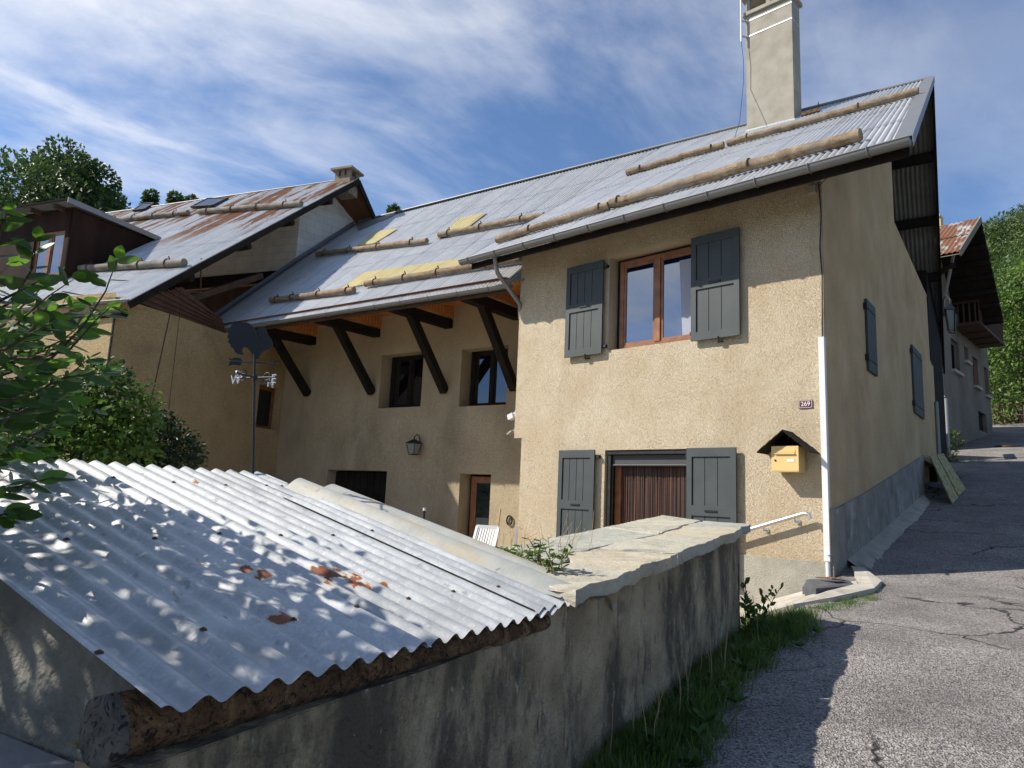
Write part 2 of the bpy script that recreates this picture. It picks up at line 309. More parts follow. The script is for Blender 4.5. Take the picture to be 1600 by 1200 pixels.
WINW = mat('brown_window_wood', [(.3, (.16, .06, .022)), (.7, (.30, .125, .05))], 6, 7, .42, bump=(40, .2, .003))
SHUT = mat('slate_green_shutter_paint', [(.3, (.034, .043, .046)), (.7, (.048, .060, .062))], 3, 6, .62, bump=(60, .25, .003), over=[dict(s=50, lo=.68, hi=.72, c=(.2, .21, .2), a=.5)])
SHUTB = mat('shutter_groove', [(.3, (.012, .013, .013)), (.7, (.02, .02, .02))], 3, 6, .8)
IRON = mat('black_iron', [(.3, (.012, .012, .013)), (.7, (.03, .03, .032))], 10, 5, .5, .4)
RIRON = mat('rusty_iron', [(.3, (.05, .03, .02)), (.7, (.13, .075, .045))], 10, 5, .7, .3)
WHITE = mat('white_plastic', [(.3, (.62, .62, .61)), (.7, (.7, .7, .69))], 3, 5, .4, over=[dict(s=4, lo=.5, hi=.8, c=(.6, .6, .57), a=.4)])
ALU = mat('aluminium', [(.3, (.5, .5, .5)), (.7, (.62, .62, .62))], 8, 5, .35, .8)
CREAM = mat('cream_mailbox_paint', [(.3, (.62, .45, .185)), (.7, (.68, .50, .21))], 3, 5, .38)
BLOCK = mat('white_cellular_block', [(.3, (.70, .70, .69)), (.6, (.82, .82, .81))], 2, 6, .9, brick=(.62, .25, .006, .66), bump=(60, .3, .004))
CONC = mat('pale_concrete', [(.3, (.34, .31, .26)), (.6, (.46, .43, .37))], 4, 9, .92, bump=(50, .6, .008), over=[dict(s=7, lo=.55, hi=.7, c=(.25, .21, .15), a=.5)])
LEDG = mat('lilac_grey_concrete', [(.3, (.26, .25, .26)), (.6, (.34, .33, .34))], 6, 9, .9, bump=(60, .5, .006))
CHIM = mat('chimney_render', [(.3, (.25, .23, .19)), (.6, (.34, .315, .265))], 3, 8, .93, bump=(80, .8, .008), over=[dict(s=3, lo=.5, hi=.75, c=(.33, .30, .24), a=.5)])
CHIM2 = mat('darkened_chimney_stone', [(.3, (.15, .12, .09)), (.6, (.26, .215, .165))], 5, 8, .93, bump=(40, .8, .01))
ASPH = mat('worn_asphalt', [(.3, (.14, .13, .122)), (.5, (.19, .176, .164)), (.7, (.25, .23, .215))], 1.4, 9, .9, bump=(90, 1, .012, (1, 1, 1), 'vor'), vor=(85, .35, 1.9), wave='crack',
           over=[dict(s=130, lo=.60, hi=.68, c=(.40, .36, .31), a=.6, det=2), dict(s=.8, lo=.55, hi=.7, c=(.11, .10, .10), a=.4, off=4)])
DIRT = mat('courtyard_gravel', [(.3, (.30, .26, .20)), (.7, (.42, .37, .29))], 3, 9, .95, bump=(40, 1, .02), vor=(40, .7, 1.3))
HILLM = mat('wooded_slope', [(.3, (.02, .035, .012)), (.7, (.05, .08, .025))], .1, 9, .95, bump=(.5, 1, .6))
BARK = mat('tree_bark', [(.3, (.05, .04, .03)), (.7, (.12, .10, .08))], 8, 8, .95, stretch=(1, 1, .3), bump=(30, 1, .02))
GREYW = mat('grey_house_render', [(.3, (.125, .105, .078)), (.5, (.17, .147, .11)), (.7, (.22, .195, .15))], .7, 8, .93, bump=(30, .6, .01), over=[dict(s=1, st=(1, 1, .3), lo=.5, hi=.7, c=(.17, .15, .13), a=.5)])
DARKIN = mat('unlit_room_black', [(.3, (.006, .006, .006)), (.7, (.012, .011, .010))], 3, 4, .9)
RUSTW = mat('rotten_roof_timber', [(.25, (.05, .025, .013)), (.42, (.13, .068, .030)), (.55, (.23, .13, .058)), (.68, (.33, .21, .10)), (.8, (.40, .30, .18))], 9, 10, .92, distort=1.8, bump=(16, 1, .05, (1, 1, 1), '', 2), bump2=(70, 1, .012), over=[dict(s=18, lo=.56, hi=.61, c=(.02, .012, .009), a=.85, dis=2.5, det=10), dict(s=40, lo=.58, hi=.63, c=(.01, .008, .006), a=.9, dis=1.5)])
ENDG = mat('grey_end_grain', [(.25, (.045, .04, .036)), (.5, (.11, .10, .088)), (.75, (.18, .165, .145))], 12, 10, .95, distort=1.5, bump=(40, 1, .008), over=[dict(s=24, lo=.55, hi=.60, c=(.012, .011, .010), a=.95, dis=3, det=8)])
def leafm(name, a, b, c, tr=.35, rough=.5):
    m = mat(name, [(.25, a), (.5, b), (.75, c)], 1.7, 3, rough, trans=tr)
    t = m.node_tree; tcn = t.nodes.new('ShaderNodeNewGeometry')
    return m
LEAF1 = leafm('hornbeam_leaf', (.030, .070, .012), (.048, .11, .017), (.085, .18, .026), .42, .45)
LEAF2 = leafm('ivy_leaf', (.022, .05, .012), (.045, .10, .02), (.085, .17, .03), .3)
LEAF3 = leafm('dark_bush_leaf', (.012, .022, .010), (.018, .034, .014), (.03, .05, .02), .2)
LEAF4 = leafm('far_tree_leaf', (.03, .06, .016), (.05, .095, .022), (.085, .145, .03), .3)
LEAF5 = leafm('bright_maple_leaf', (.075, .14, .022), (.115, .20, .03), (.17, .27, .045), .42)
LEAF6 = leafm('hill_tree_leaf', (.065, .11, .028), (.105, .16, .042), (.17, .225, .06), .35)
GRASS = leafm('weed_green', (.05, .105, .018), (.085, .155, .026), (.16, .21, .055), .45)
GRASSD = leafm('grass_green', (.05, .10, .015), (.08, .16, .022), (.16, .20, .05), .35)
def glass(name, tint=(.01, .015, .03), refl=.45):
    m = bpy.data.materials.new(name); m.use_nodes = True; t = m.node_tree; t.nodes.clear()
    o = t.nodes.new('ShaderNodeOutputMaterial'); d = t.nodes.new('ShaderNodeBsdfDiffuse'); d.inputs[0].default_value = (*tint, 1)
    gl = t.nodes.new('ShaderNodeBsdfGlossy'); gl.inputs['Roughness'].default_value = .02; gl.inputs[0].default_value = (.75, .85, 1, 1)
    ms = t.nodes.new('ShaderNodeMixShader'); ms.inputs[0].default_value = refl
    n = t.nodes.new('ShaderNodeTexNoise'); n.inputs['Scale'].default_value = .9; b = t.nodes.new('ShaderNodeBump'); b.inputs['Strength'].default_value = .05; b.inputs['Distance'].default_value = .02
    t.links.new(n.outputs[0], b.inputs['Height']); t.links.new(b.outputs[0], gl.inputs['Normal'])
    t.links.new(d.outputs[0], ms.inputs[1]); t.links.new(gl.outputs[0], ms.inputs[2]); t.links.new(ms.outputs[0], o.inputs[0])
    return m
GLS = glass('window_glass', (.006, .01, .035), .28); GLD = glass('dark_window_glass', (.004, .004, .006), .10)
def plain(name, c, rough=.6, metal=0, spec=.5):
    return mat(name, [(.3, g(1, *[x * .92 for x in c])), (.7, c)], 5, 4, rough, metal, spec=spec)
CURT = plain('net_curtain', (.34, .36, .45), .9); RED = plain('maroon_enamel', (.085, .012, .03), .4); LETW = plain('sign_white', (.75, .72, .7), .5)
VANE = plain('dark_vane_paint', (.018, .02, .028), .5, .2); SILV = plain('silver_letter', (.42, .44, .48), .45, .3); REDP = plain('red_boards', (.22, .012, .012), .7)
SCRN = plain('charcoal_fly_screen', (.045, .047, .052), .6); BEAD1 = mat('brown_bead_strings', [(.3, (.015, .006, .004)), (.5, (.05, .018, .010)), (.62, (.12, .045, .02)), (.75, (.26, .10, .04))], 14, 5, .5, coord='UV', stretch=(1, .04, 1))
RUBB = mat('dark_slate_block', [(.3, (.05, .052, .06)), (.7, (.09, .092, .10))], 6, 7, .85, bump=(60, .5, .005)); BLUE = plain('blue_string', (.05, .25, .5), .7); YELF = plain('yellow_petal', (.75, .55, .02), .6)
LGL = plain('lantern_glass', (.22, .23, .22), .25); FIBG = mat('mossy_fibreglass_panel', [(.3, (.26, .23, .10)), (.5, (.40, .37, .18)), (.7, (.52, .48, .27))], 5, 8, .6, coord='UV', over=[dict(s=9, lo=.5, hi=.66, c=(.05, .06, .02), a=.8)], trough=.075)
DRYG = plain('dry_stalk', (.36, .27, .14), .9); ROCK = mat('grey_rock', [(.3, (.12, .105, .095)), (.7, (.24, .21, .19))], 9, 8, .9, bump=(30, 1, .01)); YSH = plain('yellow_render', (.55, .44, .22), .9)

# ------------------------------------------------------------------ builder
ORG = {}
def tag(o, label=None, cat=None, group=None, kind=None):
    if label: o['label'] = label
    if cat: o['category'] = cat
    if group: o['group'] = group
    if kind: o['kind'] = kind
    return o
def thing(name, loc, label, cat, group=None):
    o = bpy.data.objects.new(name, None); COL.objects.link(o); o.location = Vector(loc); o.empty_display_size = .2
    ORG[o.name] = A(*loc); return tag(o, label, cat, group)
class MB:
    def __init__(s): s.v = []; s.f = []; s.uv = []; s.sm = []; s.cut = []
    def mark(s): s.cut.append((len(s.v), len(s.f)))
    def add(s, vs, fs, uvs=None, smooth=False):
        b = len(s.v); s.v += [tuple(float(c) for c in v) for v in vs]
        for i, f in enumerate(fs):
            s.f.append([b + k for k in f]); s.sm.append(smooth)
            if uvs: s.uv.append([uvs[k] for k in f])
            else:
                s.uv.append(None)
    def poly(s, pts, uvs=None): s.add(pts, [list(range(len(pts)))], uvs)
    def prism(s, pts, vec):                        # closed extrusion of a planar polygon
        s.mark(); n = len(pts); vec = np.array(vec, float); vs = [np.array(p, float) for p in pts]; vs += [p + vec for p in vs]
        s.add(vs, [list(range(n))[::-1], list(range(n, 2 * n))] + [[i, (i + 1) % n, n + (i + 1) % n, n + i] for i in range(n)])
    def box(s, o, a, b, c):                        # corner o and three edge vectors
        s.mark(); o, a, b, c = [np.array(q, float) for q in (o, a, b, c)]
        vs = [o, o + a, o + a + b, o + b, o + c, o + a + c, o + a + b + c, o + b + c]
        s.add(vs, [[3, 2, 1, 0], [4, 5, 6, 7], [0, 1, 5, 4], [1, 2, 6, 5], [2, 3, 7, 6], [3, 0, 4, 7]])
    def fbox(s, fr, s0, s1, z0, z1, d0, d1):
        s.box(fr.P(s0, z0, d0), fr.ex * (s1 - s0), fr.n * (d1 - d0), UP * (z1 - z0))
    def beam(s, p, q, w, h, up=UP):                # square bar from p to q
        p, q = np.array(p, float), np.array(q, float); d = unit(q - p); a = unit(np.cross(d, up)); b = unit(np.cross(a, d))
        s.box(p - a * w / 2 - b * h / 2, q - p, a * w, b * h)
    def tube(s, pts, r, n=10, cap=True, smooth=True, jit=0):
        s.mark(); pts = [np.array(p, float) for p in pts]; m = len(pts)
        rs = r if isinstance(r, (list, tuple)) else [r] * m
        t0 = unit(pts[1] - pts[0]); a = np.cross(t0, UP); a = unit(a) if np.linalg.norm(a) > .05 else unit(np.cross(t0, A(1, 0, 0)))
        vs, fs = [], []
        for i in range(m):
            t = unit(pts[min(i + 1, m - 1)] - pts[max(i - 1, 0)]); a = unit(a - t * (a @ t)); b = np.cross(t, a)
            for k in range(n):
                th = 2 * math.pi * k / n; rr = rs[i] * (1 + (rnd.uniform(-jit, jit) if jit else 0))
                vs.append(pts[i] + (a * math.cos(th) + b * math.sin(th)) * rr)
        for i in range(m - 1):
            for k in range(n): fs.append([i * n + k, i * n + (k + 1) % n, (i + 1) * n + (k + 1) % n, (i + 1) * n + k])
        s.add(vs, fs, None, smooth)
        if cap:
            s.add(vs[:n], [list(range(n))[::-1]]); s.add(vs[-n:], [list(range(n))])
    def log(s, p, q, r, jit=.03, seg=None):
        p, q = np.array(p, float), np.array(q, float); L_ = np.linalg.norm(q - p); k = seg or max(3, int(L_ / .25))
        pts = [p + (q - p) * i / k + (A(rnd.uniform(-1, 1), rnd.uniform(-1, 1), rnd.uniform(-1, 1)) * r * .12 if 0 < i < k else 0) for i in range(k + 1)]
        s.tube(pts, [r * (1 + rnd.uniform(-.05, .05)) for _ in pts], 12, jit=jit)
    def corr(s, a, b, c, d, pitch=.076, amp=.009, rows=1, lift=.006, per=6, h=0, phase=0, vs_=None):
        a, b, c, d = [np.array(q, float) for q in (a, b, c, d)]
        W = np.linalg.norm(b - a); L_ = np.linalg.norm(d - a); nw = max(int(W / pitch * per), 2)
        Nn = unit(np.cross(b - a, d - a)); Nn = Nn if Nn[2] > 0 else -Nn
        for r in range(rows):
            v0, v1 = r / rows - (.02 if r else 0), (r + 1) / rows
            VS, UV, FS = [], [], []
            sub = vs_ or 2
            for j in range(sub + 1):
                v = v0 + (v1 - v0) * j / sub
                for i in range(nw + 1):
                    u = i / nw; p = (a * (1 - u) + b * u) * (1 - v) + (d * (1 - u) + c * u) * v
                    p = p + Nn * (amp * math.cos((u * W / pitch) * 2 * math.pi + phase) + h + lift * (1 - j / sub) * (1 if r else 0))
                    VS.append(p); UV.append((u * W, v * L_))
            for j in range(sub):
                for i in range(nw): k = j * (nw + 1) + i; FS.append([k, k + 1, k + nw + 2, k + nw + 1])
            s.add(VS, FS, UV, True)
    def split(s, name, m, parent):                 # every piece an object of its own
        c = s.cut + [(len(s.v), len(s.f))]
        for (v0, f0), (v1, f1) in zip(c[:-1], c[1:]):
            if f1 == f0: continue
            q = MB(); q.v = s.v[v0:v1]; q.f = [[k - v0 for k in f] for f in s.f[f0:f1]]; q.uv = s.uv[f0:f1]; q.sm = s.sm[f0:f1]; q.build(name, m, parent)
    def build(s, name, m, parent=None, label=None):
        me = bpy.data.meshes.new(name); org = A(0, 0, 0); root = parent
        if parent is not None:
            org = ORG[parent.name]
        vv = [tuple(np.array(v) - org) for v in s.v]
        me.from_pydata(vv, [], s.f)
        if any(u for u in s.uv):
            ul = me.uv_layers.new(name='UVMap'); i = 0; dat = []
            for f, u in zip(s.f, s.uv):
                for k in range(len(f)): dat += list(u[k]) if u else [0, 0]
            ul.data.foreach_set('uv', dat)
        me.polygons.foreach_set('use_smooth', s.sm)
        ms = m if isinstance(m, (list, tuple)) else [m]
        for x in ms: me.materials.append(x)
        me.update()
        o = bpy.data.objects.new(name, me); COL.objects.link(o)
        if parent is not None: o.parent = parent
        ORG[o.name] = org
        if label: o['label'] = label
        return o
def panel(mb, fr, S, Z, keep, d=0):                # wall sheet from a grid of cuts
    for i in range(len(S) - 1):
        for j in range(len(Z) - 1):
            cs, cz = (S[i] + S[i + 1]) / 2, (Z[j] + Z[j + 1]) / 2
            if keep(cs, cz):
                q = [(S[i], Z[j]), (S[i + 1], Z[j]), (S[i + 1], Z[j + 1]), (S[i], Z[j + 1])]
                mb.poly([fr.P(a, b, d) for a, b in q], q)
def wall(mb, fr, s0, s1, z0, z1, holes=(), depth=.28, keep=None):
    S = sorted({s0, s1, *[v for h in holes for v in (h[0], h[1]) if s0 < v < s1]}); Z = sorted({z0, z1, *[v for h in holes for v in (h[2], h[3]) if z0 < v < z1]})
    if keep: S = sorted(set(S) | set(keep[0])); Z = sorted(set(Z) | set(keep[1]))
    ok = lambda s, z: not any(h[0] < s < h[1] and h[2] < z < h[3] for h in holes) and (keep is None or keep[2](s, z))
    panel(mb, fr, S, Z, ok)
    for a, b, c, d in holes:
        for q in ([(a, c), (a, d)], [(b, d), (b, c)], [(a, d), (b, d)], [(b, c), (a, c)]):
            (p1, q1), (p2, q2) = q
            mb.poly([fr.P(p1, q1), fr.P(p1, q1, -depth), fr.P(p2, q2, -depth), fr.P(p2, q2)], [(0, 0), (depth, 0), (depth, 1), (0, 1)])
def pxrect(fr, x0, y0, x1, y1, d=0):               # rectangle from two opposite measured corners
    a = fr.px(x0, y0, d); b = fr.px(x1, y1, d); return min(a[0], b[0]), max(a[0], b[0]), min(a[1], b[1]), max(a[1], b[1])

# ================================================================== GROUND
mb = MB(); xs = list(np.arange(-30, 12, .3)) + list(np.arange(12, 140, 3)); ys = list(np.arange(-14, 16, .3)) + list(np.arange(16, 140, 3))
vv = [(x, y, ground_z(x, y) + rnd.uniform(-.004, .004)) for y in ys for x in xs]; nx = len(xs)
ff = [[j * nx + i, j * nx + i + 1, (j + 1) * nx + i + 1, (j + 1) * nx + i] for j in range(len(ys) - 1) for i in range(nx - 1)]
def side(f): c = np.mean([vv[k][:2] for k in f], axis=0); return (A(c[0], c[1], 0) - EA) @ nA > -.35
mb.add(vv, [f for f in ff if side(f)], None, True); tag(mb.build('road', ASPH), kind='structure')
mb = MB(); mb.add(vv, [f for f in ff if not side(f)], None, True); tag(mb.build('courtyard_ground', DIRT), kind='structure')
mb = MB()                                          # wide terrain skirt reaching the horizon and the wooded slope
def hill_z(x, y):
    d = math.hypot(x, y); h = math.degrees(math.atan2(y, x)); s = x * dR[0] + y * dR[1]
    base = np.interp(s, _sx, _sz) - .35 if d < 60 else 5.5
    k = np.interp(d, [58, 90, 130, 200, 320, 700], [0, 9, 26, 60, 105, 130])
    wz = np.interp(h, [-60, 20, 40, 66, 90, 120, 150, 180], [0, .4, 1, 1, .55, .5, .3, .1])
    return min(base, 6) * (1 if d < 60 else 1) + k * wz + (math.sin(x * .07) * math.cos(y * .06) * 2 if d > 65 else 0)
gx = list(np.linspace(-700, -60, 20)) + list(np.linspace(-50, 220, 60)) + list(np.linspace(240, 700, 14))
gy = list(np.linspace(-300, -20, 12)) + list(np.linspace(-10, 300, 64)) + list(np.linspace(320, 700, 12))
V = [(x, y, (hill_z(x, y) if math.hypot(x, y) > 58 else min(ground_z(x, y), road_z(x, y)) - 1.2)) for y in gy for x in gx]; n2 = len(gx)
mb.add(V, [[j * n2 + i, j * n2 + i + 1, (j + 1) * n2 + i + 1, (j + 1) * n2 + i] for j in range(len(gy) - 1) for i in range(n2 - 1)], None, True)
tag(mb.build('hillside', HILLM), kind='structure')

# ================================================================== HOUSE (sunny block + recessed wing)
HZ = -1.45
H = thing('village_house', (C0[0], C0[1], -.83), 'large ochre village house with grey shutters and logs lying on its corrugated roof', 'house')
sL = FF.px(816, 392)[0]; sLb = FF.px(811, 780)[0]; zj = FF.px(816, 684)[1]
w1 = pxrect(FF, 950, 543, 1082, 380); w1 = (w1[0], FF.px(1083, 500)[0], FF.px(1000, 541)[1], FF.px(952, 403)[1])
d1 = (FF.px(944, 760)[0], FF.px(1073, 760)[0], -1.25, FF.px(1000, 702.5)[1])
mb = MB()
wall(mb, FF, sL, 0, -1.6, 4.75, [w1, d1], .26, keep=([sLb], [zj], lambda s, z: s > sLb or z > zj))
mb.poly([FF.P(sL, zj), FF.P(sLb, zj), FF.P(sLb, zj, -2.6), FF.P(sL, zj, -2.6)])
mb.poly([FF.P(sL, zj), FF.P(sL, zj, -2.9), FF.P(sL, 4.75, -2.9), FF.P(sL, 4.75)], [(0, 0), (2, 0), (2, 3), (0, 3)])
mb.poly([FF.P(sLb, -1.6), FF.P(sLb, -1.6, -2.9), FF.P(sLb, zj, -2.9), FF.P(sLb, zj)], [(0, 0), (2, 0), (2, 3), (0, 3)])
front = mb.build('facade_wall', STUC, H)
# gable side wall (measured outline)
def rp(x, y, d=0): return FR.P(*FR.px(x, y, 0), d)
sE, zE = FR.px(1459, 640); s2_, _ = FR.px(1400, 300)
out2 = [(0, -1.4), (sE, -1.0), (sE, FR.px(1453, 463)[1]), FR.px(1453, 463), FR.px(1433, 417), FR.px(1402, 345), (s2_, 7.9), (s2_, 8.0), (0, 4.9)]
zL = [FR.px(*p) for p in ((1396, 440), (1430, 505), (1456, 570))]
mb = MB()
door_r = (FR.px(1441, 760)[0], FR.px(1459.5, 760)[0], -.6, FR.px(1441, 718)[1])
low = [(0, -1.4), (door_r[0], -1.4), (door_r[0], door_r[3]), (door_r[1], door_r[3]), (sE + .3, door_r[3]), (sE + .3, zL[2][1]), zL[2], zL[1], zL[0], (zL[0][0], 7.9), (0, 4.9)]
mb.prism([FR.P(a + .02, b) for a, b in low][::-1], -FF.ex * .35)
mb.prism([FR.P(a, b, -.06) for a, b in [zL[0], (zL[0][0], 7.9), (s2_, 8.05), FR.px(1402, 345), FR.px(1433, 417), FR.px(1453, 463), (sE + .25, FR.px(1453, 463)[1]), (sE + .3, zL[2][1]), zL[2], zL[1]]], -FR.n * .29)
mb.build('side_wall', STUCR, H)
mb = MB(); mb.fbox(FR, door_r[0], door_r[1], -.6, door_r[3], -.3, -.2); mb.build('side_door', BEAM, H)
# plinths
pl = [FR.px(1303, 795), FR.px(1350, 770), FR.px(1400, 738), FR.px(1441, 711)]
mb = MB(); mb.prism([FR.P(a, b) for a, b in [(-.03, -1.5), (door_r[0], -1.2)] + [(q[0], q[1]) for q in pl[::-1]] + [(-.03, pl[0][1])]], FR.n * .035); mb.build('side_plinth', PLIN, H)
zp = FF.px(1200, 871)[1]
mb = MB(); mb.prism([FF.P(a, b) for a, b in [(-2.2, -1.7), (.035, -1.7), (.035, FF.px(1290, 878)[1]), (-.6, zp), (-2.2, zp + .03)]], FF.n * .02); mb.build('front_plinth', PLINF, H)
# block roof: corrugated sheets over a ruled surface
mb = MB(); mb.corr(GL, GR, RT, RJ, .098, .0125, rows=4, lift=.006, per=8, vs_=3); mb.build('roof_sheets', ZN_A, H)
def tp(u, v, h=0): return (GL * (1 - u) + GR * u) * (1 - v) + (RJ * (1 - u) + RT * u) * v + UP * h
mb = MB()                                          # verge trim, left edge trim, ridge cap
for k in range(6):
    v0, v1 = k / 6, (k + 1) / 6 + .004
    a, b = tp(1, v0), tp(1, v1); o = unit(np.cross(b - a, UP))
    mb.box(a - o * .16 + UP * .012 + UP * .003 * k, b - a, o * .19, UP * .018); mb.box(a + o * .03 - UP * .13 + UP * .003 * k, b - a, o * .008, UP * .16)
mb.build('verge_flashing', ZN_G, H)
mb = MB(); a, b = tp(0, .0), tp(0, 1); o = unit(np.cross(b - a, UP)); mb.box(a - o * .02 - UP * .12, b - a, o * .015, UP * .14); mb.build('edge_flashing', ZN_G, H)
RL = hit(560, 347, RT, nM)
# back slope
PB = R(36)
def back(x, y):
    n = unit(A(nM[0] * math.sin(PB), nM[1] * math.sin(PB), math.cos(PB))); return hit(x, y, RT, n)
B1 = back(1472, 503); kk = (B1 - RT); B2 = RT + kk * 1.25
Lr = (RL - RT); B2L = B2 + Lr
mb = MB(); mb.corr(RL, RT, B2, B2L, .098, .016, rows=4, lift=0, per=6, vs_=1); mb.build('rear_roof_sheets', ZN_U, H)
mb = MB(); mb.tube([RL - nM * .0 + UP * .02, RT + UP * .02], .035, 8); mb.build('ridge_cap', ZN_G, H)
mb = MB()
for v in (.02, .2, .4, .6, .8, .98):               # purlins of the rear overhang, dark bands under the sheets
    a = RT + kk * 1.25 * v - UP * .14; mb.beam(a + dM * -.05, a - dM * 3.2, .16, .20)
for v in (.13, .35, .6, .85):
    a = tp(.985, v, -.16); b = tp(.70, v, -.16); mb.beam(a, b, .14, .16)
mb.split('purlin', BEAM, H)
mb = MB(); a = RT - UP * .10; mb.beam(a, B2 - UP * .12, .05, .18); a, b = tp(.992, 0, -.1), tp(.992, 1, -.1); mb.beam(a, b, .05, .13)
mb.beam(RT - dM * 1.1 - UP * .3, B2 - dM * 1.0 - UP * .35, .14, .18)
mb.split('barge_board', BEAM, H)
mb = MB()                                          # fascia and rafter ends under the block eave
ge = unit(GR - GL)
a = GL - FF.n * .10 - UP * .14 + ge * .1; b = GR - FF.n * .10 - UP * .14 - ge * .03; mb.beam(a, b, .04, .11)
mb.build('eave_fascia', BEAM, H)
mb = MB(); a0_, b0_ = FF.P(sL - .6, 4.76, -.02), FF.P(1.0, 4.76, -.02); mb.poly([GL - UP * .10 - FF.n * .1 + ge * .3, GR - UP * .10 - FF.n * .1 - ge * .1, b0_, a0_]); mb.build('eave_soffit', BEAM, H)
# gutter with brackets
def gutter(parent, p, q, r=.075, nb=10, off=None, m=ZN_G, name='gutter'):
    p, q = np.array(p, float), np.array(q, float); d = unit(q - p); o = unit(np.cross(d, UP)); mbg = MB(); vs, fs = [], []; n = 9
    for e in (p, q):
        for k in range(n):
            th = math.pi * k / (n - 1); vs.append(e + o * (-math.cos(th)) * r - UP * math.sin(th) * r)
    for k in range(n - 1): fs.append([k, k + 1, n + k + 1, n + k])
    mbg.add(vs, fs, None, True)
    mbg.tube([p + o * r, q + o * r], .011, 6); mbg.tube([p - o * r, q - o * r], .008, 6)
    mbg.poly(vs[:n]); mbg.poly(vs[n:])
    gt = mbg.build(name, m, parent); mb2 = MB()
    for k in range(nb):
        c = p + (q - p) * (k + .35) / nb
        mb2.tube([c + o * (-math.cos(t)) * (r + .012) - UP * math.sin(t) * (r + .012) + UP * .004 for t in np.linspace(0, math.pi, 9)], .009, 5)
    mb2.split('gutter_bracket', m, gt); return gt
gutter(H, GL - UP * .05 - ge * .05 + FF.n * .05, GR - UP * .05 + ge * .02 + FF.n * .05, .085, 11)
# snow-guard logs
def snow_log(parent, p, q, r0, hooks, nrm, m=LOG, mh=RIRON, lab=None):
    r = r0 * .88; mbl = MB(); mbl.log(p, q, r, jit=.05); lg = mbl.build('snow_guard_log', m, parent, lab)
    if hooks:
        mh_ = MB(); d = unit(q - p); a = unit(nrm - d * (nrm @ d)); b = np.cross(d, a)
        for h in hooks:
            c = p + (q - p) * h
            mh_.tube([c + (a * math.sin(t) + b * math.cos(t)) * (r + .014) for t in np.linspace(-.6, 3.4, 12)] + ([c + a * (r + .05) - b * (r + .03) * .9] if nrm is not UP else []), .014, 6)
        mh_.split('log_hook', mh, lg)
def tlog(x0, y0, x1, y1, r, hooks): p, q = T(x0, y0, r + .03), T(x1, y1, r + .03); snow_log(H, p, q, r, hooks, UP)
tlog(776, 375, 951, 321, .082, [.32, .93]); tlog(955, 318, 1345, 210, .095, [.04, .62])
tlog(979, 270, 1131, 226, .078, [.15, .88]); tlog(1137, 224, 1435, 142, .078, [.12, .72])
# recessed wing roof (steeper plane Q)
QA = Q(330, 497); QB = Q(814, 437); qb = FF.P(sL, 0)
# clean eave line at constant height of plane Q
def qeave(p, drop=0): return p
zq = (QA[2] + QB[2]) / 2
def qz(p, z):                                       # slide along slope to height z
    up_ = unit(nM + UP * (nM @ nQ) * -1 / nQ[2]); return p + up_ * ((z - p[2]) / up_[2])
ELq = qz(Q(330, 499), 4.13); ERq = qz(Q(814, 440), 4.13) + dM * .02; TL = Q(556, 351); TRq = RJ + dM * .5
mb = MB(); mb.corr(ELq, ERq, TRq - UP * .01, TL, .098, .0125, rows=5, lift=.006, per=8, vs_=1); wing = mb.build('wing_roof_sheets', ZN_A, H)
mb = MB()                                          # small lead-grey corner beyond the flashing, up to the ridge
mb.poly([TL + UP * .03, Q(620, 333) + UP * .03, Q(612, 339) + UP * .03, Q(560, 362) + UP * .03]); mb.build('roof_patch', ZN_U, H)
# yellow fibreglass sheets
for quad in ([(559, 384), (585, 380), (622, 357), (588, 361)], [(681, 374), (727, 358), (761, 332), (718, 341)], [(531, 452), (556, 447), (600, 421), (568, 426)],
             [(556, 447), (735, 412), (755, 399), (600, 421)]):
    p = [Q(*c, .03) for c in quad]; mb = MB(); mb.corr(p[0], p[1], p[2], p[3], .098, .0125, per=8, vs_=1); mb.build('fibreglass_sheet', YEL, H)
for (x0, y0, x1, y1, hk) in ((423, 469, 553, 453, [.08, .28, .6, .93]), (571, 444, 817, 404, [.07, .28, .5, .8]), (495, 397, 667, 376, [.08, .33, .6, .88]), (686, 367, 850, 336, [.1, .42, .8])):
    snow_log(H, Q(x0, y0, .10), Q(x1, y1, .10), .085, hk, nQ)
mb = MB(); fl = [Q(325, 503, .03), Q(462, 409, .03), Q(555, 349, .03)]; ofs = dM * .22
for a, b in zip(fl[:-1], fl[1:]): mb.poly([a - ofs * .3, a + ofs, b + ofs, b - ofs * .3]); mb.poly([a - ofs * .3, b - ofs * .3, b - ofs * .3 + UP * .12, a - ofs * .3 + UP * .12])
mb.build('side_flashing', ZN_G, H)
gA = ELq - nM * .06 - UP * .06; gB = ERq - nM * .06 - UP * .06
gutter(H, gA, ERq - dM * .22 - nM * .06 - UP * .06, .07, 14)
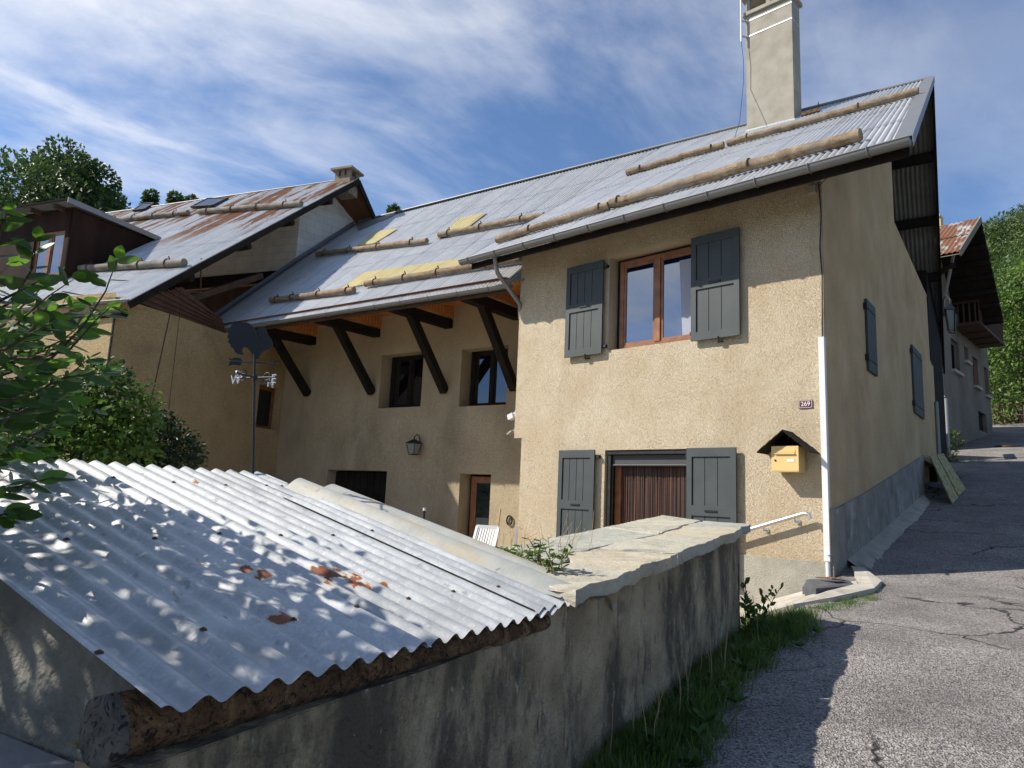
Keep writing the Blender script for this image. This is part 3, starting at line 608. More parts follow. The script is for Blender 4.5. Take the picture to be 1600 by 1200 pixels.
# wing facade
ms0 = FM.px(440, 640)[0]; ms1 = FM.px(822, 640)[0] + .6
def mrect(x0, y0, x1, y1): a = FM.px(x0, y0); b = FM.px(x1, y1); return (a[0], b[0], min(a[1], b[1]), max(a[1], b[1]))
hw1 = mrect(597, 555, 657, 635); hw2 = mrect(722, 546, 790, 632); hg = mrect(512, 734, 601, 790); hg = (hg[0], hg[1], -1.42, hg[3]); hd = mrect(719, 740, 765, 790); hd = (hd[0], hd[1], -1.42, hd[3])
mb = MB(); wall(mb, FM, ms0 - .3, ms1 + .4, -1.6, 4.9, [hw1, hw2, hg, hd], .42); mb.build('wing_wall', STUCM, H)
def window(parent, fr, r, d, m=WINW, gm=GLS, mull=1, fw=.07, curtain=None, name='window'):
    s0, s1, z0, z1 = r; mb = MB()
    mb.fbox(fr, s0, s0 + fw, z0, z1, d - .05, d); mb.fbox(fr, s1 - fw, s1, z0, z1, d - .05, d)
    mb.fbox(fr, s0 + fw, s1 - fw, z1 - fw, z1, d - .05, d); mb.fbox(fr, s0 + fw, s1 - fw, z0, z0 + fw, d - .05, d)
    mb.fbox(fr, s0, s1, z0 - .03, z0, d - .05, d + .05)
    n = mull + 1; inner = (s1 - s0 - 2 * fw) / n
    for k in range(1, n): c = s0 + fw + inner * k; mb.fbox(fr, c - .05, c + .05, z0 + fw, z1 - fw, d - .045, d + .012)
    for k in range(n):
        a, b = s0 + fw + inner * k + (.05 if k else 0), s0 + fw + inner * (k + 1) - (.05 if k < n - 1 else 0)
        mb.fbox(fr, a, a + .045, z0 + fw, z1 - fw, d - .04, d - .012); mb.fbox(fr, b - .045, b, z0 + fw, z1 - fw, d - .04, d - .012)
        mb.fbox(fr, a + .045, b - .045, z1 - fw - .045, z1 - fw, d - .04, d - .012); mb.fbox(fr, a + .045, b - .045, z0 + fw, z0 + fw + .045, d - .04, d - .012)
    w_ = mb.build(name, m, parent)
    mb = MB(); mb.fbox(fr, s0 + .02, s1 - .02, z0 + .02, z1 - .02, d - .034, d - .028); mb.build('pane', gm, w_)
    return w_
wz = (FF.px(968, 480)[0], w1[1], w1[2] + .02, FF.px(968, 414)[1] - .02)
ww = window(H, FF, (w1[0] + .10, w1[1], w1[2] + .02, w1[3] - .06), -.18, fw=.075)
mb = MB(); q = (w1[1] - .36, w1[1] - .14, w1[2] + .14, w1[3] - .25)  # net curtain seen through the right pane
vs, fs = [], []
for i in range(25):
    u = i / 24; s = q[0] + (q[1] - q[0]) * u + .05 * 0; vs += [FF.P(s + .06, q[2], -.203 + .003 * math.sin(i * 1.7)), FF.P(s + .06 * math.sin(u * 2), q[3], -.203 + .003 * math.sin(i * 1.7))]
mb.add(vs, [[2 * i, 2 * i + 2, 2 * i + 3, 2 * i + 1] for i in range(24)], None, True); mb.build('curtain', CURT, ww)
window(H, FM, (hw1[0] + .05, hw1[1], hw1[2], hw1[3]), -.34, m=BEAM, gm=GLD, mull=1); window(H, FM, (hw2[0] + .05, hw2[1], hw2[2], hw2[3]), -.34, m=BEAM, gm=GLS if False else GLD, mull=1)
mb = MB()
n_ = 9
for k in range(n_): a = hg[0] + (hg[1] - hg[0]) * k / n_; mb.fbox(FM, a + .008, hg[0] + (hg[1] - hg[0]) * (k + 1) / n_ - .008, hg[2], hg[3] - .03, -.36, -.30 + .004 * (k % 2))
mb.fbox(FM, hg[0], hg[1], hg[2], hg[3], -.40, -.37); mb.build('garage_door', BEAM, H)
window(H, FM, (hd[0] + .12, hd[1], hd[2], hd[3] - .05), -.30, m=WINW, gm=GLD, mull=0, fw=.1, name='glazed_door')
# wing eave: beams, braces, cheeks and boarded soffit
ev = FM.n * 2.3
zs = FM.px(591, 506)[1] - .05; ze = 4.08
bm = [(490, 534, 475, 620), (589, 530, 573, 618), (702, 512, 685, 616), (810, 497, 803, 612)]
for (x, y, bx, by) in bm:
    s, z = FM.px(x, y); z = 4.08; mb = MB()
    mb.beam(FM.P(s, z + .10, -.15), FM.P(s, 4.10, 2.16), .22, .22); bo = mb.build('eave_beam', BEAM, H)
    mb = MB(); sb, zb = FM.px(bx, by); mb.beam(FM.P(s, zb + .05, .03), FM.P(s, z + .04, 1.45), .17, .19); mb.build('brace', BEAM, H)
ss = [FM.px(x, y)[0] for (x, y, _, _) in bm]
mb = MB()
pts = [ms0 - 1.3] + ss + [ms1 + .2]
for a, b in zip(pts[:-1], pts[1:]):
    A_, B_, C_, D_ = FM.P(a, 4.62, -.01), FM.P(b, 4.62, -.01), FM.P(b, 4.30, 2.2), FM.P(a, 4.30, 2.2)
    mb.poly([A_, D_, C_, B_], [(0, 0), (0, 2.3), (b - a, 2.3), (b - a, 0)])
mb.build('soffit_boards', SOFF, H)
mb = MB()
for s in ss:
    P_ = [FM.P(s + .12, 4.30, 0), FM.P(s + .12, 4.30, 2.15), FM.P(s + .12, 4.31, 2.15), FM.P(s + .12, 4.62, 0)]
    mb = MB(); mb.poly(P_, [(0, 0), (0, 2.2), (.01, 2.2), (.4, 0)]); mb.build('soffit_cheek', SOFF, H)
mb = MB(); mb.beam(ELq - UP * .13 + nM * .06, ERq - dM * .3 - UP * .13 + nM * .06, .04, .10); mb.build('wing_fascia', BROWNW, H)
# downpipe from the block gutter back to the wall, and the white corner downpipe
mb = MB(); a = T(773, 398, -.12); a = hit(773, 399, FF.P(0, 0, OV - .02), FF.n)
mb.tube([a, a - UP * .22 - FF.n * .05, a - UP * .32 - FF.n * .10, FF.P(sL + .03, FF.px(812, 480)[1] + .05, .0) + FF.n * .04, FF.P(sL - .06, FF.px(812, 480)[1] - .2, -.1)], .042, 10); mb.build('downpipe', ZN_G, H)
mb = MB(); mb.fbox(FF, -.037 - .03, .037 - .03, FF.px(1297, 877)[1], FF.px(1285, 528)[1], .005, .075); mb.tube([FF.P(-.03, FF.px(1297, 878)[1], .04), FF.P(-.03, -.84, .04)], .03, 10); mb.build('corner_downpipe', WHITE, H)
mb = MB(); mb.tube([FF.P(-.02, 4.55, .03), FF.P(.0, 4.1, .02), FF.P(-.03, 3.6, .02), FF.P(-.01, 3.2, .02), FF.P(-.03, FF.px(1285, 528)[1], .02)], .009, 6)
mb.tube([FF.P(-.02, 4.5, .03), FF.P(.25, 4.55, .25), GR - ge * 1.0 - UP * .12], .006, 5); mb.split('cable', IRON, H)
mb = MB(); mb.fbox(FF, -.18, -.06, 4.42, 4.52, .0, .07); mb.build('junction_box', CHIM, H)
# shutters
def shutter(parent, fr, r, d=.06, th=.032, handle=True, boards=3, hinge_right=True, m=SHUT):
    s0, s1, z0, z1 = r; mb = MB(); st = .085; rl = .13; zm = z0 + (z1 - z0) * .53
    mb.fbox(fr, s0, s0 + st, z0, z1, d, d + th); mb.fbox(fr, s1 - st, s1, z0, z1, d, d + th)
    for a, b in ((z0, z0 + rl), (zm - .075, zm + .075), (z1 - rl, z1)): mb.fbox(fr, s0 + st, s1 - st, a, b, d, d + th)
    n = boards + 1; wd = (s1 - s0 - 2 * st) / n
    for k in range(n):
        for a, b in ((z0 + rl, zm - .075), (zm + .075, z1 - rl)):
            mb.fbox(fr, s0 + st + wd * k + .005, s0 + st + wd * (k + 1) - .005, a, b, d + .002, d + .012)
    o = mb.build('shutter', m, parent)
    mb = MB(); mb.fbox(fr, s0 + st, s1 - st, z0 + rl, z1 - rl, d - .002, d + .001); mb.build('shutter_groove', SHUTB, o)
    mb = MB(); c = (s0 + s1) / 2; mb.fbox(fr, c - .09, c + .10, zm - .012, zm + .012, d + th, d + th + .014)
    hs = s1 if hinge_right else s0
    for z in (z0 + .12, z1 - .12): mb.fbox(fr, hs - .03, hs + .07, z - .02, z + .03, d - .05, d + .01)
    mb.tube([fr.P(c + .06, z0 - .05, d + .02), fr.P(c + .06, z0 + .02, d + .045)], .01, 6); mb.fbox(fr, c + .02, c + .10, z0 - .055, z0 - .04, 0, d + .02)
    mb.split('iron_fitting', IRON, o); return o
ur = lambda x0, x1, zt, zb: (FF.px(x0, 560, .08)[0], FF.px(x1, 560, .08)[0], zb, zt)
zt, zb = FF.px(1117, 364, .08)[1], FF.px(1117, 528.5, .08)[1]
shutter(H, FF, (FF.px(884, 500, .08)[0], FF.px(941, 500, .08)[0], zb, zt)); shutter(H, FF, (FF.px(1080, 450, .08)[0], FF.px(1155.5, 450, .08)[0], zb, zt), hinge_right=False, boards=2)
ztl = FF.px(1000, 701.5, .08)[1]; zbl = ztl - 1.95
shutter(H, FF, (FF.px(872, 760, .08)[0], FF.px(928, 760, .08)[0], zbl, ztl)); shutter(H, FF, (FF.px(1073, 760, .08)[0], FF.px(1150.5, 760, .08)[0], zbl, ztl), hinge_right=False, boards=2)
# plank shutters on the road side
def plank(parent, fr, r, d=.012):
    s0, s1, z0, z1 = r; mb = MB(); n = 5
    for k in range(n): mb.fbox(fr, s0 + (s1 - s0) * k / n + .004, s0 + (s1 - s0) * (k + 1) / n - .004, z0, z1, d, d + .03)
    mb.fbox(fr, s0, s1, z0 + .01, z1 - .01, d - .004, d + .02); o = mb.build('plank_shutter', SHUT, parent)
    mb = MB()
    for z in (z0 + .18, z1 - .16): mb.fbox(fr, s0 - .06, s1 - .05, z, z + .035, d + .03, d + .04); mb.fbox(fr, s0 - .09, s0 - .03, z - .03, z + .07, 0, d + .05)
    mb.split('strap_hinge', IRON, o)
a = FR.px(1355, 466, .05); b = FR.px(1373, 587, .05); plank(H, FR, (a[0], b[0], FR.px(1357, 576, .05)[1], a[1]))
a = FR.px(1426, 538, .05); b = FR.px(1446, 656, .05); plank(H, FR, (a[0], b[0], FR.px(1432, 645, .05)[1], a[1]))
# curtain door
mb = MB(); a, b, c, d = d1
mb.fbox(FF, a + .03, a + .09, c, d - .01, -.10, -.04); mb.fbox(FF, a + .03, b, d - .07, d - .01, -.12, -.02); scr = mb.build('screen_door_frame', IRON, H)
mb = MB(); zr = FF.px(1000, 727, -.1)[1]; mb.fbox(FF, a + .10, b - .01, zr + .02, d - .08, -.13, -.09); mb.tube([FF.P(a + .09, zr, -.09), FF.P(b - .01, zr, -.09)], .02, 8); mb.build('rolled_fly_screen', SCRN, scr)
mb = MB(); mb.fbox(FF, a + .09, a + .20, c, zr, -.24, -.18); mb.fbox(FF, a + .09, b, c - .02, c + .05, -.24, -.18); mb.build('door_frame', WINW, H)
mb = MB(); s = a + .20; i = 0
while s < b + .02:
    wv = rnd.uniform(.008, .014); dd = -.21 + rnd.uniform(-.012, .012)
    mb.add([FF.P(s, c, dd), FF.P(s + wv, c, dd), FF.P(s + wv, zr, dd), FF.P(s, zr, dd)], [[0, 1, 2, 3]], [(s * 3, 0), (s * 3 + .02, 0), (s * 3 + .02, 2), (s * 3, 2)]); s += wv + rnd.uniform(.001, .006)
mb.build('bead_curtain', BEAD1, H)
mb = MB(); mb.fbox(FF, a, b, c, d, -.262, -.255); mb.fbox(FF, w1[0], w1[1], w1[2], w1[3], -.262, -.255)
for r_ in (hw1, hw2, hg, hd): mb.fbox(FM, r_[0], r_[1], r_[2], r_[3], -.43, -.42)
mb.split('unlit_room_sheet', DARKIN, H)  # near-black sheets stand in for the unlit rooms behind the openings
# chimney
cA, cB = T(1167, 208, -.05), T(1241, 190, -.05); cv = unit((cB - cA) * A(1, 1, 0)); cw = np.linalg.norm((cB - cA)[:2]); cn = unit(A(-cv[1], cv[0], 0)); cn = cn if cn @ nM > 0 else -cn
FC = Fr(cA, cv, -cn); zc0 = min(cA[2], cB[2]) - .3; zcap = FC.px(1165, 27)[1]; CD = .45
mb = MB(); mb.box(FC.P(0, zc0), cv * cw, cn * CD, UP * (zcap - zc0)); ch = mb.build('chimney', CHIM, H)
mb = MB(); o = .06; mb.box(FC.P(-o, zcap, o), cv * (cw + 2 * o), cn * (CD + 2 * o), UP * .09); mb.box(FC.P(-o - .03, zcap + .45, o + .03), cv * (cw + 2 * o + .06), cn * (CD + 2 * o + .06), UP * .1)
for (i, j) in ((0, 0), (1, 0), (0, 1), (1, 1), (.5, 0), (.5, 1)): mb.box(FC.P(i * (cw - .1), zcap + .09, -j * (CD - .1)), cv * .1, cn * .1, UP * .36)
mb.build('chimney_crown', CHIM, ch)
mb = MB(); zf = FC.px(1200, 200)[1]
mb.box(FC.P(-.02, cA[2] - .06, .025), (cB - cA) + cv * .04, cn * .03, UP * .13); mb.build('chimney_flashing', ZN_A, ch)
# roof hatch near the ridge
mb = MB(); a, b = T(1252, 180, .05), T(1281, 172, .05); mb.beam(a, b, .10, .07); mb.beam(T(1278, 172, .05), T(1279, 160, .1), .02, .02); mb.build('roof_hatch', RUSTW, H)
for x, y in ((653, 321), (1030, 228)):
    mb = MB(); p = hit(x, y + 3, RT, nM); mb.beam(p, p + UP * .2, .025, .025); mb.build('ridge_hook', IRON, H)
# hidden closing walls
mb = MB(); bw = FR.P(sE, 0); mb.poly([FR.P(sE + .25, -1, -.2), FR.P(sE + .25, 4.6, -.2), FR.P(sE + .25, 4.6, -.2) - dM * 14, FR.P(sE + .25, -1, -.2) - dM * 14]); mb.build('rear_wall', STUCR, H)
mb = MB(); p = FR.P(sE + .35, 0, -.05); mb.box(p + UP * 0, dR * 2.2, -FR.n * .3, UP * 6.3); mb.build('timber_cladding', BEAM, H)
mb = MB(); p = FR.P(sE + .15, 0, .04); mb.tube([p + UP * (FR.px(1466, 720)[1] - .5), p + UP * (FR.px(1462, 630)[1])], .05, 10); mb.build('side_downpipe', ZN_G, H)

# things mounted on the house
t = thing('letterbox', FF.P(-.6, .5, .1), 'cream metal letterbox fixed to the sunny ochre wall under its own little gabled roof', 'letterbox')
zA, zB_ = FF.px(1205, 699)[1], FF.px(1249, 738)[1]; md = .26; s0, s1 = FF.px(1206, 720, md)[0], FF.px(1247.5, 720, md)[0]; z0, z1 = FF.px(1225, 737, md)[1], FF.px(1225, 697, md)[1]
mb = MB(); mb.fbox(FF, s0, s1, z0, z1, .02, md); mb.fbox(FF, s0 - .004, s1 + .004, z0 + .012, z1, md - .03, md + .004)
mb.fbox(FF, s0 + .05, s1 - .04, z1 - .11, z1 - .095, md + .004, md + .025); mb.fbox(FF, s0 + .05, s1 - .04, z1 - .09, z1 - .05, md + .004, md + .010)
bxo = mb.build('box', CREAM, t)
mb = MB(); mb.fbox(FF, s1 - .15, s1 - .05, z0 + .13, z0 + .165, md + .005, md + .008); mb.build('name_plate', LETW, t)
mb = MB(); mb.tube([FF.P(s0 + .05, z0 + .15, md), FF.P(s0 + .05, z0 + .15, md + .012)], .013, 10); mb.build('lock', IRON, t)
mb = MB(); cs = (s0 + s1) / 2 + .01; zt_ = FF.px(1224, 676, .2)[1]; hw_ = .34
for sg in (-1, 1):
    for k in range(4):
        a0, a1 = k / 4, (k + 1) / 4 + .04; e0 = FF.P(cs + sg * hw_ * a0, zt_ - .27 * a0 + .012, -.0 + .0); e1 = FF.P(cs + sg * hw_ * a1, zt_ - .27 * a1, 0)
        mb.box(e0 + FF.n * .0, e1 - e0, FF.n * (md + .10), UP * .014)
mb.build('letterbox_roof', BEAM, t)
mb = MB(); mb.prism([FF.P(cs - .26, z1 + .0, .02), FF.P(cs + .26, z1, .02), FF.P(cs, zt_ - .03, .02)], FF.n * .02); mb.build('roof_gusset', BEAM, t)
# house number
def text_mesh(txt, size, o, ex, ey, nrm, depth, name, m, parent):
    cu = bpy.data.curves.new(name, 'FONT'); cu.body = txt; cu.size = size; cu.extrude = depth; cu.align_x = 'CENTER'; cu.align_y = 'CENTER'
    ob = bpy.data.objects.new(name + '_tmp', cu); COL.objects.link(ob); dg = bpy.context.evaluated_depsgraph_get(); dg.update()
    me = ob.evaluated_get(dg).to_mesh(); mb = MB(); mb.add([o + ex * v.co.x + ey * v.co.y + nrm * v.co.z for v in me.vertices], [list(p.vertices) for p in me.polygons])
    bpy.data.objects.remove(ob); return mb.build(name, m, parent)
c = FF.P(*FF.px(1259, 631.5)); t = thing('house_number_plate', c, 'small maroon enamel plate with the white number 269 above the letterbox', 'number plate')
c = (FF.px(1248.5, 631)[0], FF.px(1270, 631)[0]); zc_ = FF.px(1259, 631.5)[1]
mb = MB(); mb.fbox(FF, c[0], c[1], zc_ - .055, zc_ + .055, .005, .015); mb.build('plate', RED, t)
mb = MB()
for (a, b, e, f_) in ((c[0] + .006, c[1] - .006, zc_ + .046, zc_ + .050), (c[0] + .006, c[1] - .006, zc_ - .050, zc_ - .046), (c[0] + .006, c[0] + .01, zc_ - .05, zc_ + .05), (c[1] - .01, c[1] - .006, zc_ - .05, zc_ + .05)): mb.fbox(FF, a, b, e, f_, .015, .017)
mb.build('plate_border', LETW, t)
text_mesh('269', .085, FF.P((c[0] + c[1]) / 2, zc_, .0165), FF.ex, UP, FF.n, .0015, 'digits', LETW, t)
# handrail
t = thing('handrail', FF.P(*FF.px(1230, 815)), 'grey tubular metal handrail sloping down along the sunny wall beside the steps', 'handrail')
hr = [FF.P(*FF.px(1266, 811, .12), .12), FF.P(*FF.px(1264, 803.5, .12), .12), FF.P(*FF.px(1257, 802, .12), .12), FF.P(*FF.px(1172, 827, .12), .12), FF.P(*FF.px(1060, 861, .12), .12)]
mb = MB(); mb.tube(hr, .027, 12); mb.build('rail', ALU, t)
for x, y in ((1242, 812), (1193, 826)):
    mb = MB(); p = FF.P(*FF.px(x, y - 3, .11), .11); w_ = p - FF.n * .11 - UP * .05; mb.tube([p - UP * .01, p - UP * .05, w_], .011, 8); mb.tube([w_, w_ + FF.n * .015], .035, 12); mb.build('wall_bracket', ALU, t)
# wall lantern (courtyard)
def lantern(name, base, ex, nrm, k, label, arm=True):
    t = thing(name, base, label, 'lantern'); c = base + nrm * .16 * k; mb = MB()
    if arm: mb.tube([base, base + UP * .13 * k + nrm * .02 * k, base + UP * .17 * k + nrm * .09 * k, c + UP * .12 * k, c + UP * .04 * k], .009 * k, 6); mb.tube([base - UP * .05 * k, base + UP * .05 * k], .02 * k, 6)
    r0, r1, h = .095 * k, .06 * k, .2 * k
    def ring(r, z): return [c + ex * r * a + nrm * r * b + UP * z for a, b in ((-1, -1), (1, -1), (1, 1), (-1, 1))]
    T0, T1, Bm = ring(r0 * 1.25, 0), ring(.02 * k, .07 * k), ring(r1, -h)
    mb.add(T0 + T1, [[0, 1, 5, 4], [1, 2, 6, 5], [2, 3, 7, 6], [3, 0, 4, 7], [0, 3, 2, 1], [4, 5, 6, 7]])
    Tg = ring(r0, -.005)
    for a, b in zip(Tg, Bm): mb.beam(a, b, .012 * k, .012 * k)
    for i in range(4): mb.beam(Bm[i], Bm[(i + 1) % 4], .014 * k, .014 * k)
    mb.tube([c + UP * .06 * k, c + UP * .11 * k], .012 * k, 6); mb.build('lantern_body', IRON, t)
    mb = MB(); Tq, Bq = ring(r0 * .92, -.008), ring(r1 * .92, -h + .006); mb.add(Tq + Bq, [[0, 1, 5, 4], [1, 2, 6, 5], [2, 3, 7, 6], [3, 0, 4, 7], [4, 5, 6, 7]]); mb.build('lantern_glass', LGL, t); return t
lantern('wall_lantern', FM.P(*FM.px(657, 694), .02), FM.ex, FM.n, 1.35, 'small black wall lantern on the shaded facade between the garage door and the window')
for (x, y, m_, lab, dz) in ((806, 646, WHITE, 'white floodlight on a short arm at the left corner of the sunny facade', 0), (806, 673, CHIM, 'beige motion sensor lamp just below the white floodlight on the wall corner', 1)):
    p = FF.P(sL, FF.px(802, y)[1], -.05); t = thing('floodlight', p, lab, 'floodlight'); u = -FF.ex
    mb = MB(); mb.tube([p, p + u * .09 + UP * .01], .014, 8); mb.box(p - FF.n * .04 - UP * .05, u * .02, FF.n * .08, UP * .10); mb.build('arm', m_, t)
    q = p + u * .09; mb = MB(); e = unit(u + UP * (-.35 if not dz else -.6)); mb.box(q - FF.n * .06 + UP * .02, e * .13, FF.n * .11, unit(np.cross(e, FF.n)) * (-.10 if not dz else -.03)); mb.build('lamp_head', m_, t)
# aerial mast
pm = FC.P(-.06, 0, .12); t = thing('aerial_mast', pm + UP * (zcap - .9), 'thin white aerial mast strapped to the tall chimney with its cable hanging to the roof', 'aerial')
zb1 = FC.px(1160, 70)[1]; mb = MB(); mb.tube([pm + UP * zb1, pm + UP * (zcap + .9)], .022, 8); mb.build('mast', WHITE, t)
mb = MB()
for y in (33, 57):
    z = FC.px(1170, y)[1]; mb.box(FC.P(-.005, z - .015, .006), cv * (cw + .01), FC.n * .004, UP * .03); mb.box(FC.P(cw + .002, z - .015, .006), cv * .004, -FC.n * CD, UP * .03); mb.beam(pm + UP * z, FC.P(.02, z, .01), .03, .03)
mb.split('strap', ALU, t)
mb = MB(); cb_ = T(1148, 215, .02); mb.tube([pm + UP * zb1, pm + UP * (zb1 - .5) + cv * .05, pm + UP * (zb1 - 1.1) + cv * .04, cb_ + UP * .35 + cv * .12, cb_], .007, 5); mb.build('cable', IRON, t)

# ================================================================== NEIGHBOUR HOUSE (left)
NH = thing('neighbour_house', FS.P(-4, -1.4), 'ochre house on the left with rust streaked roof, dark dormer and white block gable', 'house')
fL = -hdir(-2080); NF = rt(fL) * 1.0; NF = NF if NF @ A(0, -1, 0) > 0 else -NF
s178 = FS.px(176, 500)[0]; ztop = FS.px(205, 471)[1]
mb = MB(); hwn = (FS.px(402, 640)[0], FS.px(436, 640)[0], FS.px(405, 668)[1], FS.px(415, 602)[1])
wall(mb, FS, s178, .4, -1.6, ztop, [hwn], .3)
FN = Fr(FS.P(s178, 0), fL, NF)
wall(mb, FN, -9, 0, -1.6, ztop + .1, [(-2.3, -1.0, .3, 1.9)], .2)
mb.poly([FS.P(s178, ztop), FS.P(.4, ztop), FS.P(.4, ztop, -.4), FS.P(s178, ztop, -.4)]); mb.build('side_wall', STUCL, NH)
window(NH, FS, hwn, -.22, gm=GLD, mull=0, fw=.05)
mb = MB(); mb.fbox(FN, -2.25, -1.05, .3, 1.9, -.15, -.05); mb.build('red_shutter', REDP, NH)
VO = .40                                            # verge overhang
RLt = hit(561, 278, FS.P(0, 0, VO), FS.n); ELf = hit(203, 468, FS.P(0, 0, VO), FS.n); LW = 17.0
ELb = ELf - fL * LW; RLb = RLt - fL * LW
nL = unit(np.cross(RLt - ELf, fL)); nL = nL if nL[2] > 0 else -nL
def Lq(x, y, d=0): return hit(x, y, RLt + nL * d, nL)
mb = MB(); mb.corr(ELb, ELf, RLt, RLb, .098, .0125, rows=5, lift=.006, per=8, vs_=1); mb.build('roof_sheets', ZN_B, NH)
bk = unit(A(dS[0], dS[1], 0)); RB = RLt + bk * 6 - UP * 4.6
mb = MB(); mb.corr(RLb, RLt, RB, RB - fL * LW, .15, .010, rows=1, per=3, vs_=1); mb.build('rear_roof_sheets', mat('red_brown_soffit', [(.3, (.10, .04, .018)), (.7, (.20, .085, .035))], 4, 6, .6, coord='UV', stretch=(6, .4, 1)), NH)
mb = MB(); mb.beam(ELf - UP * .12, RLt - UP * .12, .06, .16); mb.beam(RLt - UP * .14, RB - UP * .14, .05, .2); mb.split('barge_board', BEAM, NH)
mb = MB(); mb.tube([RLt + UP * .02, RLb + UP * .02], .03, 8); mb.build('ridge_cap', ZN_G, NH)
mb = MB()
for v, ln in ((.0, .9), (.20, .9), (.42, .7), (.62, .75), (.83, .7)):
    a = ELf + (RLt - ELf) * v - UP * .30; mb.log(a - FS.n * 2.0, a - FS.n * .02 if v else a - FS.n * .1, .10)
mb.split('purlin', BEAM, NH)
gutter(NH, ELb - UP * .03 + NF * .06, ELf - UP * .03 + NF * .06, .06, 12)
# white block gable: side face on the flashing line, front face in the loggia
w0, w1_ = Q(462, 407), Q(556, 349); dW = unit((w1_ - w0) * A(1, 1, 0)); FW = Fr(w0 - dM * .04, dW, rt(dW))
pg = [FW.px(*p) for p in ((462, 345), (540, 290), (566, 290), (566, 349), (540, 362), (460, 410))]
cs0 = FW.px(462, 407)[0]
mb = MB(); pts_ = [(cs0, FW.px(462, 412)[1] - .6), (cs0 + 3.2, FW.px(462, 412)[1] + .5), (FW.px(566, 300)[0], FW.px(566, 345)[1] - .6), FW.px(557, 306), FW.px(541, 290), (cs0, FW.px(463, 328)[1])]
mb.poly([FW.P(a, b) for a, b in pts_], pts_)
FX = Fr(FW.P(cs0, 0), fL, NF); q = [(0, FW.px(462, 412)[1] - .2), (0, FW.px(463, 328)[1]), (-6, FW.px(463, 328)[1] - .2), (-6, FW.px(462, 412)[1] - .2)]
mb.poly([FX.P(a, b) for a, b in q], q); mb.build('block_gable', BLOCK, NH)
mb = MB(); zl = FW.px(462, 412)[1] - .2; mb.fbox(FX, -6, .02, zl - .35, zl, -.1, .05); mb.build('lintel', BEAM, NH)
mb = MB(); q = [(-.4, 3.0), (-.4, zl), (-7, zl), (-7, 3.0)]; mb.poly([FX.P(a, b, -1.2) for a, b in q]); mb.fbox(FX, -2.2, -1.4, 3.4, zl - .4, -1.1, -.9); mb.build('loggia_back', BROWNW, NH)
mb = MB(); mb.fbox(FX, -3.0, -1.1, 3.4, zl - .5, -.9, -.8); mb.build('loggia_panel', GREYW, NH)
mb = MB()                                           # boarded loggia parapet on top of the side wall
lo_ = [FS.px(*p) for p in ((212, 471), (352, 521), (346, 498), (285, 448))]
mb.prism([FS.P(a, b, -.02) for a, b in lo_], -FS.n * .06)
for k in range(6):
    a = np.array(lo_[0]) * (1 - k / 6) + np.array(lo_[3]) * k / 6; b = np.array(lo_[1]) * (1 - k / 6) + np.array(lo_[2]) * k / 6
    mb.beam(FS.P(a[0], a[1] + .03, .0), FS.P(b[0], b[1] + .03, .0), .02, .05)
mb.build('loggia_parapet', mat('red_brown_boards', [(.3, (.04, .017, .008)), (.7, (.095, .038, .016))], 4, 6, .6, stretch=(1, 1, 3)), NH)
mb = MB(); a = ELf + (RLt - ELf) * .02 - FS.n * .5; mb.beam(FS.P(s178 + 1.4, ztop + .1, -.35), FS.P(-1.0, 6.0, -.35), .14, .16); mb.beam(FS.P(s178 + 1.6, ztop, -.25), FS.P(s178 + 1.6, 4.7, -.25), .16, .16)
mb.beam(FS.P(s178 + 2.6, ztop, -.25), FS.P(s178 + 2.6, 6.0, -.25), .16, .16); mb.split('loggia_post', BROWNW, NH)
mb = MB(); p = FS.P(*FS.px(270, 460), .25); mb.tube([p - UP * .0, p + UP * .05 + FS.ex * .0, FS.P(*FS.px(301, 458), .25), FS.P(*FS.px(302, 405), .25)], .02, 6); mb.tube([p, p + UP * .15], .02, 6); mb.build('iron_rod', RIRON, NH)
mb = MB()
mb.tube([FS.P(*FS.px(179, 485), .03), FS.P(*FS.px(163, 600), .03)], .018, 6); mb.tube([FS.P(*FS.px(265, 490), .02), FS.P(*FS.px(243, 590), .02), FS.P(*FS.px(228, 655), .02)], .008, 5); mb.tube([FS.P(*FS.px(274, 465), .2), FS.P(*FS.px(262, 640), .03)], .006, 5)
mb.split('cable', IRON, NH)
# logs, skylights, dormer, chimney
for (x0, y0, x1, y1, r) in ((125, 420, 288, 410, .11), (166, 345, 294, 332, .10), (310, 331, 471, 318, .10)):
    snow_log(NH, Lq(x0, y0, .11), Lq(x1, y1, .11), r, [.1, .35, .6, .85], nL, LOGG)
def skylight(x0, y0, x1, y1, x2, y2, x3, y3, tilt):
    a, b, c, d = Lq(x0, y0, .02), Lq(x1, y1, .02), Lq(x2, y2, .02), Lq(x3, y3, .02)
    a, b = a + nL * tilt, b + nL * tilt; mb = MB()
    for p, q in ((a, b), (b, c), (c, d), (d, a)): mb.beam(p + nL * .03, q + nL * .03, .07, .07, nL)
    sk = mb.build('skylight', IRON, NH); mb = MB(); mb.poly([a + nL * .05, b + nL * .05, c + nL * .05, d + nL * .05]); mb.build('skylight_pane', GLS, sk)
skylight(300, 326, 333, 324, 356, 311, 325, 312, .03); skylight(209, 331, 226, 329, 240, 319, 223, 320, .02)
fD = Fr(Lq(96, 440), fL, NF); mb = MB()
a90 = fD.px(90, 323); rb = Lq(251, 373); zt0 = a90[1]
pf = [fD.P(0.05, fD.px(95, 440)[1] - .1), fD.P(0.05, zt0 - .12), rb - UP * .1 - fL * .1]
mb.prism(pf, -fL * .08)
sw0, sw1 = fD.px(50, 400)[0], fD.px(97, 400)[0]
zw0, zw1 = fD.px(75, 432)[1], fD.px(75, 362)[1]
wall(mb, fD, -5.2, .05, fD.px(95, 440)[1] - .4, zt0 - .1, [(sw0, sw1 - .02, zw0, zw1)], .12)
